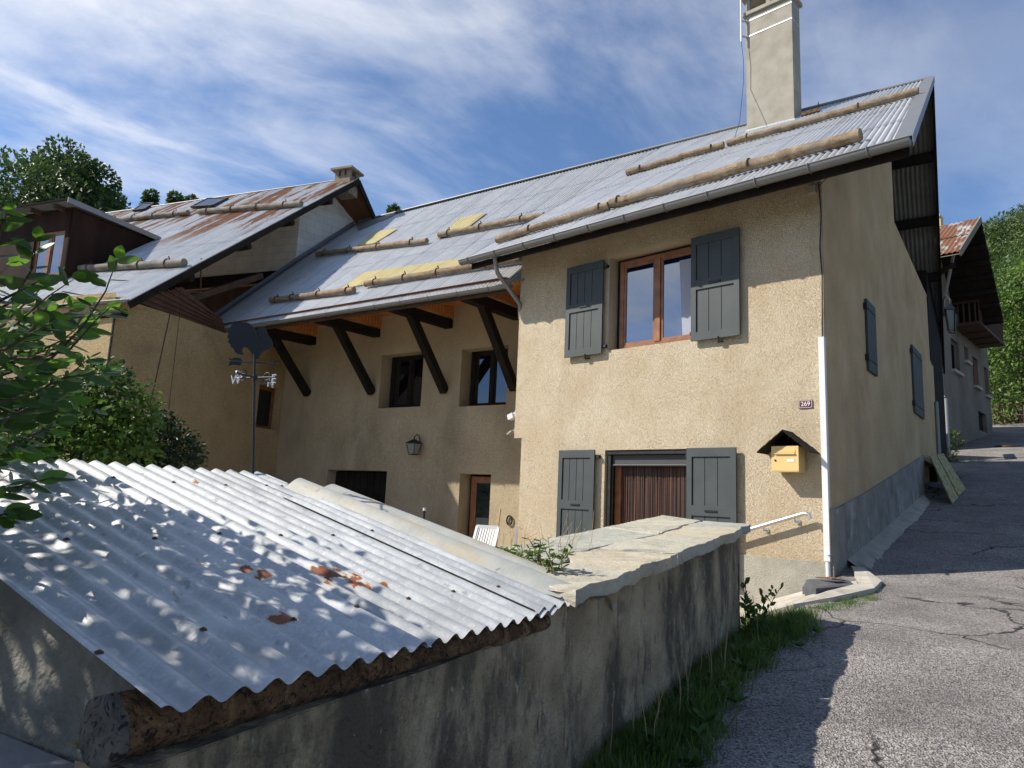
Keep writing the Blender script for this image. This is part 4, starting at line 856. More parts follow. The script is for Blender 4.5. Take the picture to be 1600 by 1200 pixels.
dm = mb.build('dormer', DORM, NH)
window(NH, fD, (sw0, sw1 - .02, zw0, zw1), -.05, mull=1, fw=.06, name='dormer_window')
mb = MB(); rA = fD.P(.28, zt0, .35); rB_ = rb + NF * 0; back_l = rB_ - fL * 5.3; mb.add([rA, rB_, back_l, rA - fL * 5.3], [[0, 1, 2, 3]]); mb.add([rA - UP * .07, rB_ - UP * .03, back_l - UP * .03, rA - fL * 5.3 - UP * .07], [[0, 1, 2, 3]])
mb.beam(rA - UP * .05, rB_ - UP * .02, .03, .14); mb.build('dormer_roof', ZN_G, dm)
mb = MB()
for k in range(6): p = fD.P(-.3 - k * .9, zt0 - .13, 0); mb.beam(p - NF * .2, p + NF * .3, .09, .1)
mb.split('dormer_rafter', BROWNW, dm)
cp = hit(541, 290, RLt + bk * .0 - fL * .5, FS.n) ; cp = hit(540, 279, RLt - FS.n * .45, FS.n)
kx = .30
mb = MB(); mb.box(cp - fL * kx - NF * (-.18) - UP * .6, fL * kx * 2, NF * -.5, UP * .62); c2_ = mb.build('chimney', CHIM2, NH)
mb = MB(); base = cp - fL * kx + NF * .18 + UP * .02
for i in (0, 1, 2):
    for j in (0, 1): mb.box(base + fL * i * (kx - .08) - NF * j * .37, fL * .14, NF * -.13, UP * .2)
mb.box(base - fL * .12 + NF * .12 + UP * .2, fL * (2 * kx + .24), NF * -.74, UP * .07); mb.build('chimney_crown', CHIM2, c2_)
for x, y in ((110 + 155, 301), (359, 290)):
    mb = MB(); p = hit(x, y + 2, RLt, A(fL[1], -fL[0], 0)); mb.beam(p, p + UP * .22, .03, .03); mb.build('ridge_hook', IRON, NH)

# ================================================================== FAR HOUSE up the road
FHp = at(1476, 690, 25.0); dH = hdir(1883); FH = Fr(FHp, dH, rt(dH)); FHo = thing('far_house', FHp, 'grey rendered house up the road with wooden balcony and wide dark roof overhang', 'house')
sB = FH.px(1549, 640)[0]; hs = []
def hr_(x0, y0, x1, y1): a = FH.px(x0, y0); b = FH.px(x1, y1); return (a[0], b[0], min(FH.px(x0, y1)[1], b[1]), a[1])
wins = [(1485, 527, 1497, 575), (1506, 540, 1512, 562), (1519, 556, 1527, 600), (1537, 572, 1543, 615)]
hol = []
for x0, y0, x1, y1 in wins: s0, z1_ = FH.px(x0, y0); s1, _ = FH.px(x1, y0); z0_ = FH.px(x0, y1)[1]; hol.append((s0, s1, z0_, z1_))
upw = (FH.px(1485, 450)[0], FH.px(1494, 450)[0], FH.px(1485, 500)[1], FH.px(1485, 448)[1])
gar = (FH.px(1529, 650)[0], FH.px(1541, 650)[0], FH.px(1530, 664)[1] - .2, FH.px(1529, 642)[1])
mb = MB(); zt2 = FH.px(1476, 395)[1]; zpk = FH.px(1515, 378)[1]
wall(mb, FH, -.5, sB, -1 + FHp[2], zt2, hol + [gar, upw], .25)
mb.poly([FH.P(-.5, zt2), FH.P(sB, zt2), FH.P(sB, zt2 + .5), FH.P((sB) / 2, zpk)], [(0, 0), (4, 0), (4, 1), (2, 4)])
mb.box(FH.P(-.5, FHp[2] - 1, 0), -FH.n * 7, FH.ex * .01, UP * (zt2 - FHp[2] + 1)); mb.box(FH.P(sB, FHp[2] - 1, 0), -FH.n * 7, FH.ex * .01, UP * (zt2 - FHp[2] + 1))
mb.build('wall', GREYW, FHo)
for i, h in enumerate(hol + [upw]):
    window(FHo, FH, h, -.12, m=(GREYW if i == 0 else WINW), gm=GLD, mull=1 if i > 1 else 0, fw=.06)
mb = MB(); mb.fbox(FH, gar[0], gar[1], gar[2], gar[3], -.25, -.15); mb.build('garage_door', BEAM, FHo)
mb = MB()
for h in hol: mb.fbox(FH, h[0] - .08, h[1] + .08, h[2] - .1, h[2], 0, .12)
mb.split('window_sill', CONC, FHo)
ho = 1.5
HE = hit(1500, 392, FH.P(0, 0, ho), FH.n); HRg = hit(1532.5, 340, FH.P(0, 0, ho), FH.n); HB = hit(1568, 500, FH.P(0, 0, ho), FH.n)
lh = -FH.n * 9
mb = MB(); mb.corr(HE + lh, HE, HRg, HRg + lh, .15, .02, rows=2, per=5, vs_=1, lift=.03); mb.build('roof_sheets', ZN_C, FHo)
mb = MB(); mb.poly([HRg, HB, HB + lh, HRg + lh]); mb.poly([HRg - UP * .12, HB - UP * .12, HB + lh - UP * .12, HRg + lh - UP * .12]); mb.build('rear_roof', BEAM, FHo)
mb = MB(); mb.poly([HE + lh - UP * .1, HE - UP * .1, HRg - UP * .1, HRg + lh - UP * .1]); mb.beam(HE - UP * .06, HRg - UP * .06, .05, .22); mb.build('verge_board', GREYW, FHo)
mb = MB()
for k in range(7): a = HRg + (HB - HRg) * (k + .5) / 7 - UP * .22; mb.beam(a, a + lh * .3, .14, .16)
mb.beam(FH.P(.3, zt2 - 1.2, 0), HE - UP * .3 - FH.n * .3 + FH.ex * .4, .15, .15); mb.split('purlin', BEAM, FHo)
mb = MB(); bs0, bs1 = FH.px(1489, 500)[0], FH.px(1536, 520)[0] - 1.6; zb0 = FH.px(1489, 506)[1]; zb1_ = FH.px(1487, 472)[1]
mb.fbox(FH, bs0, bs1 + .8, zb0 - .12, zb0, 0, .90); mb.fbox(FH, bs0, bs1 + .8, zb1_ - .1, zb1_, .83, .90); mb.fbox(FH, bs0, bs0 + .07, zb1_ - .1, zb1_, 0, .85)
nb_ = 26
for k in range(nb_): s = bs0 + (bs1 + .8 - bs0) * k / nb_; mb.fbox(FH, s, s + .06, zb0, zb1_ - .05, .85, .88)
for k in range(4): mb.fbox(FH, bs0, bs0 + .05, zb0, zb1_ - .05, .15 + k * .19, .20 + k * .19)
for k in range(4): s = bs0 + .2 + k * (bs1 - bs0) / 3.3; mb.beam(FH.P(s, zb0 - .1, .88), FH.P(s, zb0 - .1, -.1), .12, .14)
mb.build('balcony', BROWNW, FHo)
mb = MB(); pc = hit(1470, 350, FH.P(0, 0, -2), FH.n); mb.box(pc - UP * 2.2, FH.ex * .5, -FH.n * .5, UP * 2.6); mb.box(pc + UP * .4 - FH.ex * .08, FH.ex * .66, -FH.n * .6, UP * .12); mb.build('chimney', YSH, FHo)
mb = MB(); p = hit(1490, 398, FH.P(0, 0, 1.2), FH.n); mb.tube([p, FH.P(-.3, p[2] - 1.6, .1), FH.P(-.35, FHp[2], .1)], .05, 6); mb.build('downpipe', ZN_G, FHo)
# small yellow lean-to between the two
p0 = at(1464, 700, 21.0); t = thing('yellow_outbuilding', p0, 'sliver of a small yellow outbuilding with corrugated roof squeezed between the two houses', 'outbuilding')
a = at(1463, 690, 21.5); b = at(1477, 690, 21.5); h0 = at(1463, 623, 21.5)[2]; ed = b - a; ed[2] = 0
mb = MB(); mb.box(A(a[0], a[1], a[2] - 1), ed, A(-.3, 1, 0) * 1.5, UP * (h0 - a[2] + 1)); mb.build('wall', YSH, t)
e0, e1 = at(1461, 624, 21.3), at(1477.5, 620, 21.3); mb = MB(); mb.corr(e0, e1, e1 + A(.2, 1.4, .9), e0 + A(.2, 1.4, .9), .1, .012, per=5); mb.tube([e1 + A(0, 0, -.05), A(e1[0], e1[1], a[2] - .5)], .05, 8); mb.build('roof', ZN_A, t)
# street lantern on a bracket
pl_ = at(1484, 472, 19.5)
lantern('street_lantern', at(1473, 487, 20.3), dR, unit(at(1487, 487, 19.8) - at(1473, 487, 20.3)), 2.9, 'large black street lantern on a bracket at the far corner of the ochre house', True)

# ================================================================== SHED (corrugated lean-to in the foreground)
SH = thing('lean_to_shed', (EA[0] - .1, EA[1], -1.35), 'low lean-to shed with grey corrugated iron roof over a rotten log in the foreground', 'shed')
PT = .094; NAILS = []
def sheet(a0, a1, u0, u1, h, skew=0, name='roof_sheet', m=ZN_NEAR, ph=0, step=4):
    mb = MB(); mb.corr(shed(a0, u0), shed(a1, u0), shed(a1 + skew, u1), shed(a0 + skew, u1), PT, .0125, per=12, h=h, vs_=10, phase=a0 / PT * 2 * math.pi + ph); mb.build(name, m, SH)
    for k in range(int(math.ceil((a0 + .01) / PT)), int((a1 - .01) / PT) + 1, 3):
        for u in (.26, .98, 1.72):
            if u0 < u < u1: NAILS.append((k * PT - ph / 6.283 * PT, u + rnd.uniform(-.04, .04), h + .0125))
sheet(-.01, .90, -.03, 2.02, .018, -.0); sheet(.80, 1.80, -.02, 2.07, .012, 0); sheet(1.60, 2.12, .0, 1.53, .020, .0)
sheet(1.70, 1.95, 1.40, 2.05, .016, -.02)
mb = MB()                                           # nails / cap screws
for aa, uu, hh in NAILS: c = shed(aa, uu, hh - .002); mb.tube([c, c + nSh * .003], .010, 8); mb.cut.pop(); mb.tube([c, c + nSh * .007], .0045, 6); mb.cut.pop(); mb.mark()
mb.cut = [(0, 0)] + mb.cut; mb.split('roof_nail', RIRON, SH)
mb = MB(); vs, uv = [], []; K = 28; M_ = 16          # rolled flashing on the far edge
for j in range(M_ + 1):
    u = .05 + (1.72) * j / M_; off = .0 + .10 * (1 - j / M_)
    for i in range(K + 1):
        x = i / K; a = 1.83 + off + x * .56 + (.10 * (1 - min(j / 2.5, 1)) * 0)
        hgt = .035 + .045 * math.sin(x * math.pi * 4 - .6) * (1 - .35 * x) + .03 * math.exp(-((x - .42) / .16) ** 2) - .035 * x + (.02 * math.sin(x * 23 + 2) * math.exp(-j / 1.2)) - (.03 * (1 - j / 2) if j < 2 else 0) * (x > .2)
        vs.append(shed(a + (.05 * math.sin(x * 9) * math.exp(-j / 1.5)), u + (-.06 * x * math.exp(-j / 2)), hgt)); uv.append((x * .56, u))
mb.add(vs, [[j * (K + 1) + i, j * (K + 1) + i + 1, (j + 1) * (K + 1) + i + 1, (j + 1) * (K + 1) + i] for j in range(M_) for i in range(K)], uv, True); mb.build('rolled_flashing', ZN_OLD, SH)
LC0, LC1 = shed(-.02, .13, -.098), shed(1.78, .04, -.062); axL = unit(LC1 - LC0)   # rotten plate log under the eave
mb = MB(); pts = [LC0 + axL * .03 + (LC1 - LC0) * i / 30 + A(0, 0, rnd.uniform(-.004, .004)) for i in range(31)]
mb.tube(pts, [(.071 - .035 * i / 30) * (1 if i < 1 else rnd.uniform(.94, 1.06)) for i in range(31)], 22, jit=.035); lg = mb.build('plate_log', RUSTW, SH)
mb = MB(); ax = -axL; c = LC0; b1 = unit(np.cross(ax, UP)); b2 = np.cross(ax, b1); vs = [c + ax * .012]; K = 36
for rg in range(1, 7):
    for k in range(K):
        th = 2 * math.pi * k / K; f_ = rg / 6; r = .072 * f_ * (1 + .03 * math.sin(3 * th) + .02 * math.sin(7 * th + 1))
        ck_ = -.012 * f_ * max(0, math.cos(th * 2.5 + .6)) ** 14
        vs.append(c + b1 * math.cos(th) * r + b2 * math.sin(th) * r + ax * (ck_ + rnd.uniform(-.0012, .0012) + .003 * (1 - f_ ** 3)))
fs = [[0, 1 + k, 1 + (k + 1) % K] for k in range(K)]
for rg in range(5): fs += [[1 + rg * K + k, 1 + (rg + 1) * K + k, 1 + (rg + 1) * K + (k + 1) % K, 1 + rg * K + (k + 1) % K] for k in range(K)]
last = vs[-K:]; vs += [p - ax * .03 for p in last]; n0 = 1 + 5 * K; n1 = 1 + 6 * K
fs += [[n0 + k, n1 + k, n1 + (k + 1) % K, n0 + (k + 1) % K] for k in range(K)]
mb.add(vs, fs, None, True); mb.build('log_end', ENDG, SH)
# masonry under the roof: right-hand face follows the garden wall, left-hand face along the corrugation direction
def lumpy(mb, P00, P10, P11, P01, nrm, n=24, m=10, amp=.012, f=1.0):
    vs = []
    for j in range(m + 1):
        for i in range(n + 1):
            u, v = i / n, j / m; p = (P00 * (1 - u) + P10 * u) * (1 - v) + (P01 * (1 - u) + P11 * u) * v
            a = amp * (math.sin(p[0] * 7 * f + p[2] * 5) + math.sin(p[1] * 9 * f - p[2] * 8 + 1) + rnd.uniform(-.5, .5)) * .5; vs.append(p + nrm * a)
    mb.add(vs, [[j * (n + 1) + i, j * (n + 1) + i + 1, (j + 1) * (n + 1) + i + 1, (j + 1) * (n + 1) + i] for j in range(m) for i in range(n)], None, True)
def wp(a, z, off=-.035): p = EA + dA * a + nA * off; return A(p[0], p[1], z)
mb = MB(); lumpy(mb, wp(-.0, -1.8), wp(1.76, -1.6), wp(1.76, -.525), wp(-.0, -.572), nA, 40, 20, .010); lumpy(mb, wp(1.76, -1.6), wp(2.0, -1.6), wp(2.0, -.452), wp(1.76, -.47), nA, 6, 20, .010)
mb.poly([wp(1.76, -.7), wp(1.76, -.47), wp(1.76, -.47, -.5), wp(1.76, -.7, -.5)]); mb.poly([wp(0, -.575), wp(1.76, -.53), wp(1.76, -.53, -.3), wp(0, -.575, -.3)])
inB = unit(A(uA[0], uA[1], 0)); WB0 = wp(.058, 0) ;
def wb(t, z, o=0): return A(*(WB0 + inB * t - dA * o)[:2], z)
def zr_(t): return EA[2] + t * math.tan(INC) - .004
mb.poly([A(*wp(.035, 0)[:2], -1.7), A(*wp(-.0, 0)[:2], -1.7), A(*wp(-.0, 0)[:2], -.59), A(*wp(.035, 0)[:2], -.59)]); mb.poly([wp(.0, -1.7), wp(.0, -1.7, -.25), wp(.0, -.60, -.25), wp(.0, -.575)])
mwl = MB(); lumpy(mwl, wb(1.95, -1.5), wb(.11, -1.7), wb(.11, zr_(.11)), wb(1.95, zr_(1.95)), -dA, 40, 24, .016, 1.6); mwl.build('end_masonry', ENDW, SH)
zb9 = zr_(1.85) - .12; mb.poly([wb(1.85, -1.5), wb(1.85, zb9), wb(1.85, zb9) + dA * 1.9, wb(1.85, -1.5) + dA * 1.9]); mb.build('masonry_wall', WALLC, SH)
# stone-capped garden wall
GW = thing('garden_wall', wp(3.6, -1.0), 'rendered garden wall streaked with black stains and capped with rough stone slabs', 'wall')
def capz(a): return -.384 + .0735 * (a - 1.96)
mb = MB(); aE = 5.40
lumpy(mb, wp(2.0, -1.7), wp(aE, -1.3), wp(aE, capz(aE) - .07), wp(2.0, capz(2.0) - .07), nA, 40, 12, .012)
e_ = wp(aE, 0); bkv = -nA * .75 + dA * .35
mb.poly([A(*e_[:2], -1.4), A(*(e_ + bkv)[:2], -1.4), A(*(e_ + bkv)[:2], capz(aE) - .07), A(*e_[:2], capz(aE) - .07)])
b0 = wp(2.0, -1.7) - nA * .8; b1_ = e_ + bkv; mb.poly([b0, A(b1_[0], b1_[1], -1.5), A(b1_[0], b1_[1], capz(aE) - .07), A(b0[0], b0[1], capz(2) - .07)])
mb.poly([wp(2.0, capz(2) - .07), wp(aE, capz(aE) - .07), A(b1_[0], b1_[1], capz(aE) - .07), A(b0[0], b0[1], capz(2) - .07)])
mb.build('rendered_masonry', WALLC, GW)
def slab(pl, th, name='coping_stone'):              # irregular flagstone: pl = list of (a, w) plan points
    mb = MB(); top, n = [], len(pl); ring = []
    for i in range(n):
        (a0, w0), (a1, w1_) = pl[i], pl[(i + 1) % n]; L_ = math.hypot(a1 - a0, w1_ - w0); k = max(2, int(L_ / .045))
        for j in range(k):
            u = j / k; jx, jy = rnd.uniform(-.009, .009), rnd.uniform(-.009, .009); bw = .022 * math.sin(u * 6.3 + i * 1.7) * math.sin(u * 3.14); ring.append((a0 + (a1 - a0) * u + jx + bw * .5, w0 + (w1_ - w0) * u + jy + bw))
    ca, cw_ = np.mean([r[0] for r in ring]), np.mean([r[1] for r in ring]); hz = rnd.uniform(-.006, .006)
    def P_(a, w, dz): p = EA + dA * a - nA * w; return A(p[0], p[1], capz(a) + dz + hz + .003 * math.sin(a * 5 + w * 4))
    vs = []; R_ = [(.985, -th), (1.0, -th * .7), (1.0, -th * .35), (.994, -.006), (.982, 0), (.8, .001), (.5, .001), (.25, .001)]
    for k_, dz in R_:
        for a, w in ring: q = rnd.uniform(-.006, .006) if dz < -.01 else (rnd.uniform(-.002, .001) if k_ > .98 else 0); kx2 = k_ + (rnd.uniform(-.006, .006) if dz < -.01 else 0); vs.append(P_(ca + (a - ca) * kx2, cw_ + (w - cw_) * kx2, dz + q))
    m_ = len(ring); fs = []
    for r in range(len(R_) - 1): fs += [[r * m_ + k, r * m_ + (k + 1) % m_, (r + 1) * m_ + (k + 1) % m_, (r + 1) * m_ + k] for k in range(m_)]
    vs.append(P_(ca, cw_, .003)); fs += [[(len(R_) - 1) * m_ + k, (len(R_) - 1) * m_ + (k + 1) % m_, len(vs) - 1] for k in range(m_)]
    mb.add(vs, fs); mb.build(name, STONES[len(pl_used) % 3], GW); pl_used.append(1)
e = .018; pl_used = []; STONES = [stonem('cream_slab', (.29, .27, .21), (.39, .365, .29), (.47, .445, .36), (.46, .41, .29)), stonem('grey_slab', (.25, .25, .21), (.34, .34, .285), (.43, .42, .36), (.42, .38, .27)), stonem('ochre_slab', (.31, .27, .19), (.41, .36, .26), (.47, .43, .33), (.46, .36, .19))]
slab([(1.93, -.03), (2.55, -.05), (2.62, .33), (2.10, .42)], .065)
slab([(2.10, .42 + e), (2.62, .33 + e), (3.0, .52), (3.05, .95), (2.3, 1.0)], .06)
slab([(2.55 + e, -.05), (3.35, -.04), (3.3, .45), (3.0, .50), (2.62 + e, .33)], .07)
slab([(3.35 + e, -.05), (4.25, -.06), (4.3, .36), (3.3 + e, .45)], .075)
slab([(3.0 + e, .52 + e), (3.3, .46 + e), (4.3, .37 + e), (4.5, .92), (3.05 + e, .95)], .06)
slab([(4.25 + e, -.06), (5.05, -.05), (5.0, .40), (4.3 + e, .36)], .07)
slab([(4.3 + e, .37 + e), (5.0, .40 + e), (5.6, .42), (5.9, .88), (4.5 + e, .92)], .06)
slab([(5.05 + e, -.05), (5.48, -.04), (5.62, .40), (5.0 + e, .39)], .065)
mb = MB(); mb.poly([wp(1.95, capz(1.95) - .012, -.02), wp(5.4, capz(5.4) - .012, -.02), wp(5.7, capz(5.7) - .012, -.86), wp(2.0, capz(2) - .012, -.96)]); mb.build('mortar_bed', CONC, GW)
# pale concrete block at bottom left
mb = MB(); lz = -.63; L0 = A(*(WB0 + inB * .20 - dA * .02)[:2], lz); L1 = A(*(WB0 + inB * 2.1 - dA * .02)[:2], lz)
P4 = [L0, L1, L1 - dA * 1.6, L0 - dA * .35 - inB * .04, ]
mb.prism([p - UP * 1.0 for p in P4], UP * 1.0); tag(mb.build('concrete_ledge', LEDG), 'low lilac grey concrete ledge beside the left end of the shed', 'ledge')

# weathervane
pv = shed(1.83, 2.03, .01); t = thing('weather_vane', pv, 'dark cockerel weather vane with letters on a thin pole rising from the shed roof', 'weather vane')
dv = np.linalg.norm(proj(pv) and (MW.T @ pv)[2]); Dv = -(MW.T @ pv)[2]
def vp(x, y, off=0): return at(x, y, Dv) 
FV = Fr(pv, hdir(2200) * 0 + A(1, 0, 0), A(0, -1, 0))
ptop = FV.P(*FV.px(398, 553)); mb = MB(); mb.tube([pv - UP * .1, ptop], .008, 8); mb.build('pole', VANE, t)
ck = [(145, 150), (155, 128), (175, 108), (200, 96), (230, 92), (260, 95), (285, 105), (305, 125), (320, 150), (326, 172), (335, 190), (348, 190), (352, 178), (338, 172), (325, 158), (322, 145), (332, 146), (334, 128), (345, 120), (358, 124), (375, 130), (388, 145), (384, 155), (396, 160), (388, 168), (400, 180), (415, 200), (425, 225), (420, 250), (400, 265), (370, 275), (345, 300), (335, 325), (305, 325), (298, 300), (280, 268), (262, 252), (245, 250), (232, 262), (234, 280), (250, 293), (232, 298), (205, 292), (188, 280), (184, 262), (165, 250), (160, 232), (146, 220), (152, 200), (140, 185), (148, 168)]
mb = MB(); mb.prism([FV.P(*FV.px(320 + x / 4, 480 + y / 4), .003) for x, y in ck], A(0, .006, 0)); mb.build('cockerel', VANE, t)
mb = MB(); s0, za = FV.px(357, 564); s1, zb_ = FV.px(436, 567); mb.tube([FV.P(s0, za), FV.P(s1, za - .005)], .0045, 6)
mb.prism([FV.P(s1, za - .005, .002), FV.P(s1 - .03, za + .012, .002), FV.P(s1 - .03, za - .02, .002)], A(0, .004, 0))
mb.prism([FV.P(s0, za + .02, .003), FV.P(s0 + .02, za + .012, .003), FV.P(s0 + .03, za + .022, .003), FV.P(s0 + .07, za + .02, .003), FV.P(s0 + .085, za, .003), FV.P(s0 + .07, za - .025, .003), FV.P(s0 + .03, za - .022, .003), FV.P(s0, za - .03, .003), FV.P(s0 + .012, za - .005, .003)], A(0, .006, 0)); mb.build('arrow', VANE, t)
zc2 = FV.px(397, 590)[1]; cp_ = FV.P(FV.px(398, 590)[0], zc2); mb = MB(); dirs = [unit(A(.93, -.37, 0)), unit(A(.37, .93, 0))]; arm = .150
for d in dirs: mb.tube([cp_ - d * arm, cp_ + d * arm], .005, 6)
for d in (dirs[0], -dirs[0], dirs[1], -dirs[1]):
    c = cp_ + d * .09; mb.tube([c + (d * math.cos(q) + UP * math.sin(q)) * .022 + UP * .005 for q in np.linspace(0, 5.4, 14)], .0035, 5)
mb.tube([cp_ - UP * .02, cp_ + UP * .02], .014, 8); mb.build('direction_arms', VANE, t)
for ltr, d in (('E', dirs[0]), ('W', -dirs[0]), ('N', dirs[1]), ('S', -dirs[1])):
    text_mesh(ltr, .075, cp_ + d * (arm - .01) - UP * .012, dirs[0] if ltr in 'EW' else dirs[1], UP, -dirs[1] if ltr in 'EW' else dirs[0], .003, 'letter', SILV, t)

# courtyard furniture
def bar(mb, a, b, r=.012): mb.tube([a, b], r, 6)
cc = at(744, 850, 11.2); cc = A(cc[0], cc[1], -1.35); t = thing('garden_chair', cc, 'white plastic garden chair with slatted back standing in the courtyard', 'chair')
cx_, cy_ = unit(A(.93, -.36, 0)), unit(A(-.36, -.93, 0))
def cpn(a, b, z): return cc + (cx_ * a + cy_ * b + UP * z) * .84
mb = MB(); rec = -.32
for k in range(8): a = -.19 + .38 * k / 7; mb.beam(cpn(a, -.22, .45), cpn(a, -.22 + rec, 1.02), .03, .015, cy_)
mb.beam(cpn(-.23, -.22, .43), cpn(-.23, -.22 + rec, 1.04), .04, .03, cy_); mb.beam(cpn(.23, -.22, .43), cpn(.23, -.22 + rec, 1.04), .04, .03, cy_); mb.beam(cpn(-.24, -.22 + rec, 1.04), cpn(.24, -.22 + rec, 1.04), .05, .03, cy_); mb.build('backrest', WHITE, t)
mb = MB(); mb.box(cpn(-.24, -.24, .42), cx_ * .48, cy_ * .48, UP * .03); mb.build('seat', WHITE, t)
for a in (-.24, .24):
    mb = MB(); mb.beam(cpn(a, -.25, .66), cpn(a, .22, .66), .05, .025); mb.build('armrest', WHITE, t)
    for b in (-.22, .22): mb = MB(); mb.beam(cpn(a, b * 1.1, 0), cpn(a, b, .66), .04, .04); mb.build('leg', WHITE, t)
lc = at(815, 850, 13.6); lc = FF.P(sLb - .35, -1.35, -1.2); t = thing('step_ladder', lc, 'small aluminium step ladder leaning beside the corner of the sunny block', 'ladder')
mb = MB(); q0, q1 = at(803, 860, 13.2), at(826, 860, 13.2); L0_, L1_ = A(q0[0], q0[1], -1.35), A(q1[0], q1[1], -1.35); ht = at(806, 823, 13.2)[2] + 1.35
for p in (L0_, L1_): mb.beam(p, p + UP * ht + A(.05, .25, 0), .035, .03)
for k in range(5): z = ht * (k + 1) / 5; mb.beam(L0_ + UP * z + A(.05, .25, 0) * z / ht, L1_ + UP * z + A(.05, .25, 0) * z / ht, .06, .02)
mb.build('ladder_frame', ALU, t)
for p in (L0_, L1_): mb = MB(); mb.beam(p + A(.1, .6, 0), p + UP * ht + A(.05, .25, 0), .025, .025); mb.build('rear_leg', ALU, t)
a, b = at(782, 795, 14.5), at(775, 856, 14.0); b = b * 1.0; mb = MB(); mb.tube([a, b, b + (b - a) * .6], .016, 8); t = mb.build('broom', DRYG); tag(t, 'wooden broom handle leaning upright against the shaded wall by the glazed door', 'broom')
a = at(663, 798, 12.5); mb = MB(); mb.tube([a, A(a[0], a[1], -1.35)], .022, 8); t = thing('garden_stake', A(a[0], a[1], -1.35), 'black garden post with a white tip standing behind the shed roof', 'post'); mb.build('post', IRON, t); mb = MB(); mb.tube([a, a + UP * .05], .026, 8); mb.build('post_cap', WHITE, t)
p = FM.P(*FM.px(797, 813), .03); mb = MB(); mb.tube([p + UP * .1 * math.cos(q) + FM.ex * .07 * math.sin(q) for q in np.linspace(0, 6.2, 16)], .018, 6); tag(mb.build('hose_loop', IRON), 'small black coil hanging on the wall right of the glazed door', 'hose')

# ================================================================== ROADSIDE DETAILS
def gpt(x, y, h=0): p = on_ground(x, y); return A(p[0], p[1], p[2] + h)
def ribbon(name, pix, h, th, m, label, cat, kind=None):
    mb = MB(); top = [gpt(x, y, h) for x, y in pix]; mb.prism([p - UP * th for p in top], UP * th); o = mb.build(name, m); tag(o, label, cat, kind=kind); return o
ribbon('concrete_kerb', [(1330, 890), (1350, 893), (1378, 914), (1366, 926), (1300, 941), (1240, 952), (1172, 972), (1172, 962), (1235, 944), (1300, 929), (1345, 917)], .05, .14, CONC, 'pale broken concrete kerb curving round the house corner', 'kerb')
ribbon('cement_strip', [(1175, 955), (1262, 930), (1340, 915), (1338, 910), (1262, 924), (1178, 947)], .02, .08, CONC, 'thin pale cement strip along the foot of the sunny wall', 'cement strip')
mb = MB()                                           # cement fillet where the plinth meets the asphalt
PX = [(1320, 887), (1345, 870), (1370, 850), (1400, 826), (1425, 806), (1441, 783)]
PXo = [(1352, 893), (1372, 874), (1398, 848), (1416, 829), (1436, 808), (1454, 785)]
mb = MB(); vs = []
jit = 0
for i in range(91):
    k = i / 90 * 5; j = min(int(k), 4); jit = jit * .8 + rnd.uniform(-2.2, 2.2); f = k - j; a = np.array(PX[j]) * (1 - f) + np.array(PX[j + 1]) * f; b = np.array(PXo[j]) * (1 - f) + np.array(PXo[j + 1]) * f; b = b + jit * (1 - i / 110)
    s_, z_ = FR.px(*a); w = FR.P(s_, 0, .03); w[2] = ground_z(w[0], w[1]) + .10; p = gpt(*b, .012); vs += [w, (w + p) / 2 + UP * -.01, p, p - UP * .06]
mb.add(vs, [[4 * i + k, 4 * i + k + 1, 4 * i + k + 5, 4 * i + k + 4] for i in range(90) for k in range(3)], None, True); tag(mb.build('cement_fillet', PLINF), kind='structure')
t = thing('drain_block', gpt(1290, 925), 'dark grey slate block with a rusty strip lying at the foot of the white downpipe', 'block')
mb = MB(); pb = [gpt(1254, 931, .10), gpt(1275, 933, .09), gpt(1336, 921, .05), gpt(1325, 914, .06), gpt(1262, 916, .10)]; mb.prism([p - UP * .12 for p in pb], UP * .12); mb.build('block', RUBB, t)
mb = MB(); pb = [gpt(1275, 917, .11), gpt(1300, 921, .11), gpt(1322, 919, .08), gpt(1300, 915, .09)]; mb.prism(pb, UP * .012); mb.build('rusty_strip', RUSTW, t)
mb = MB(); p = FF.P(-.03, FF.px(1293, 867)[1], .06); mb.tube([p - FF.ex * .08 + UP * .06, p, p + FF.ex * .06 - UP * .01, p + FF.ex * .02 - FF.n * -.03], .006, 5); tag(mb.build('blue_twine', BLUE), 'short blue twine tied round the foot of the white downpipe', 'twine')
# leaning fibreglass boards at the side door
for (t0, t1, g0, g1, lab) in (((1440, 713), (1450, 711), (1487, 789), (1497, 779), 'mossy corrugated panel leaning by the side door, the nearer of two'), ((1451, 711), (1462, 709), (1497, 777), (1508, 766), 'mossy corrugated panel leaning by the side door, the farther of two')):
    a0, a1, b0, b1 = rp(*t0, .15), rp(*t1, .15), gpt(*g0, .02), gpt(*g1, .02)
    mb = MB(); mb.corr(b0, b1, a1, a0, .075, .016, per=10, vs_=1); t = mb.build('leaning_panel', FIBG); tag(t, lab, 'panel', 'panels leaning by the side door')
mb = MB(); c = gpt(1575, 697.5, .01); mb.tube([c - UP * .05, c], .42, 20); tag(mb.build('manhole_cover', RIRON), 'rusty round manhole cover set in the road up the slope', 'manhole cover')
mb = MB(); c = gpt(1088, 1124, .02); vs = []
for j in range(7):
    for i in range(10):
        th, ph = 2 * math.pi * i / 10, math.pi * j / 6; r = 1 + .25 * math.sin(i * 2.3 + j * 1.7); vs.append(c + A(math.cos(th) * math.sin(ph) * .036 * r, math.sin(th) * math.sin(ph) * .028 * r, math.cos(ph) * .022 * r))
mb.add(vs, [[j * 10 + i, j * 10 + (i + 1) % 10, (j + 1) * 10 + (i + 1) % 10, (j + 1) * 10 + i] for j in range(6) for i in range(10)]); tag(mb.build('loose_stone', ROCK), 'fist sized loose stone lying at the edge of the weeds', 'stone')
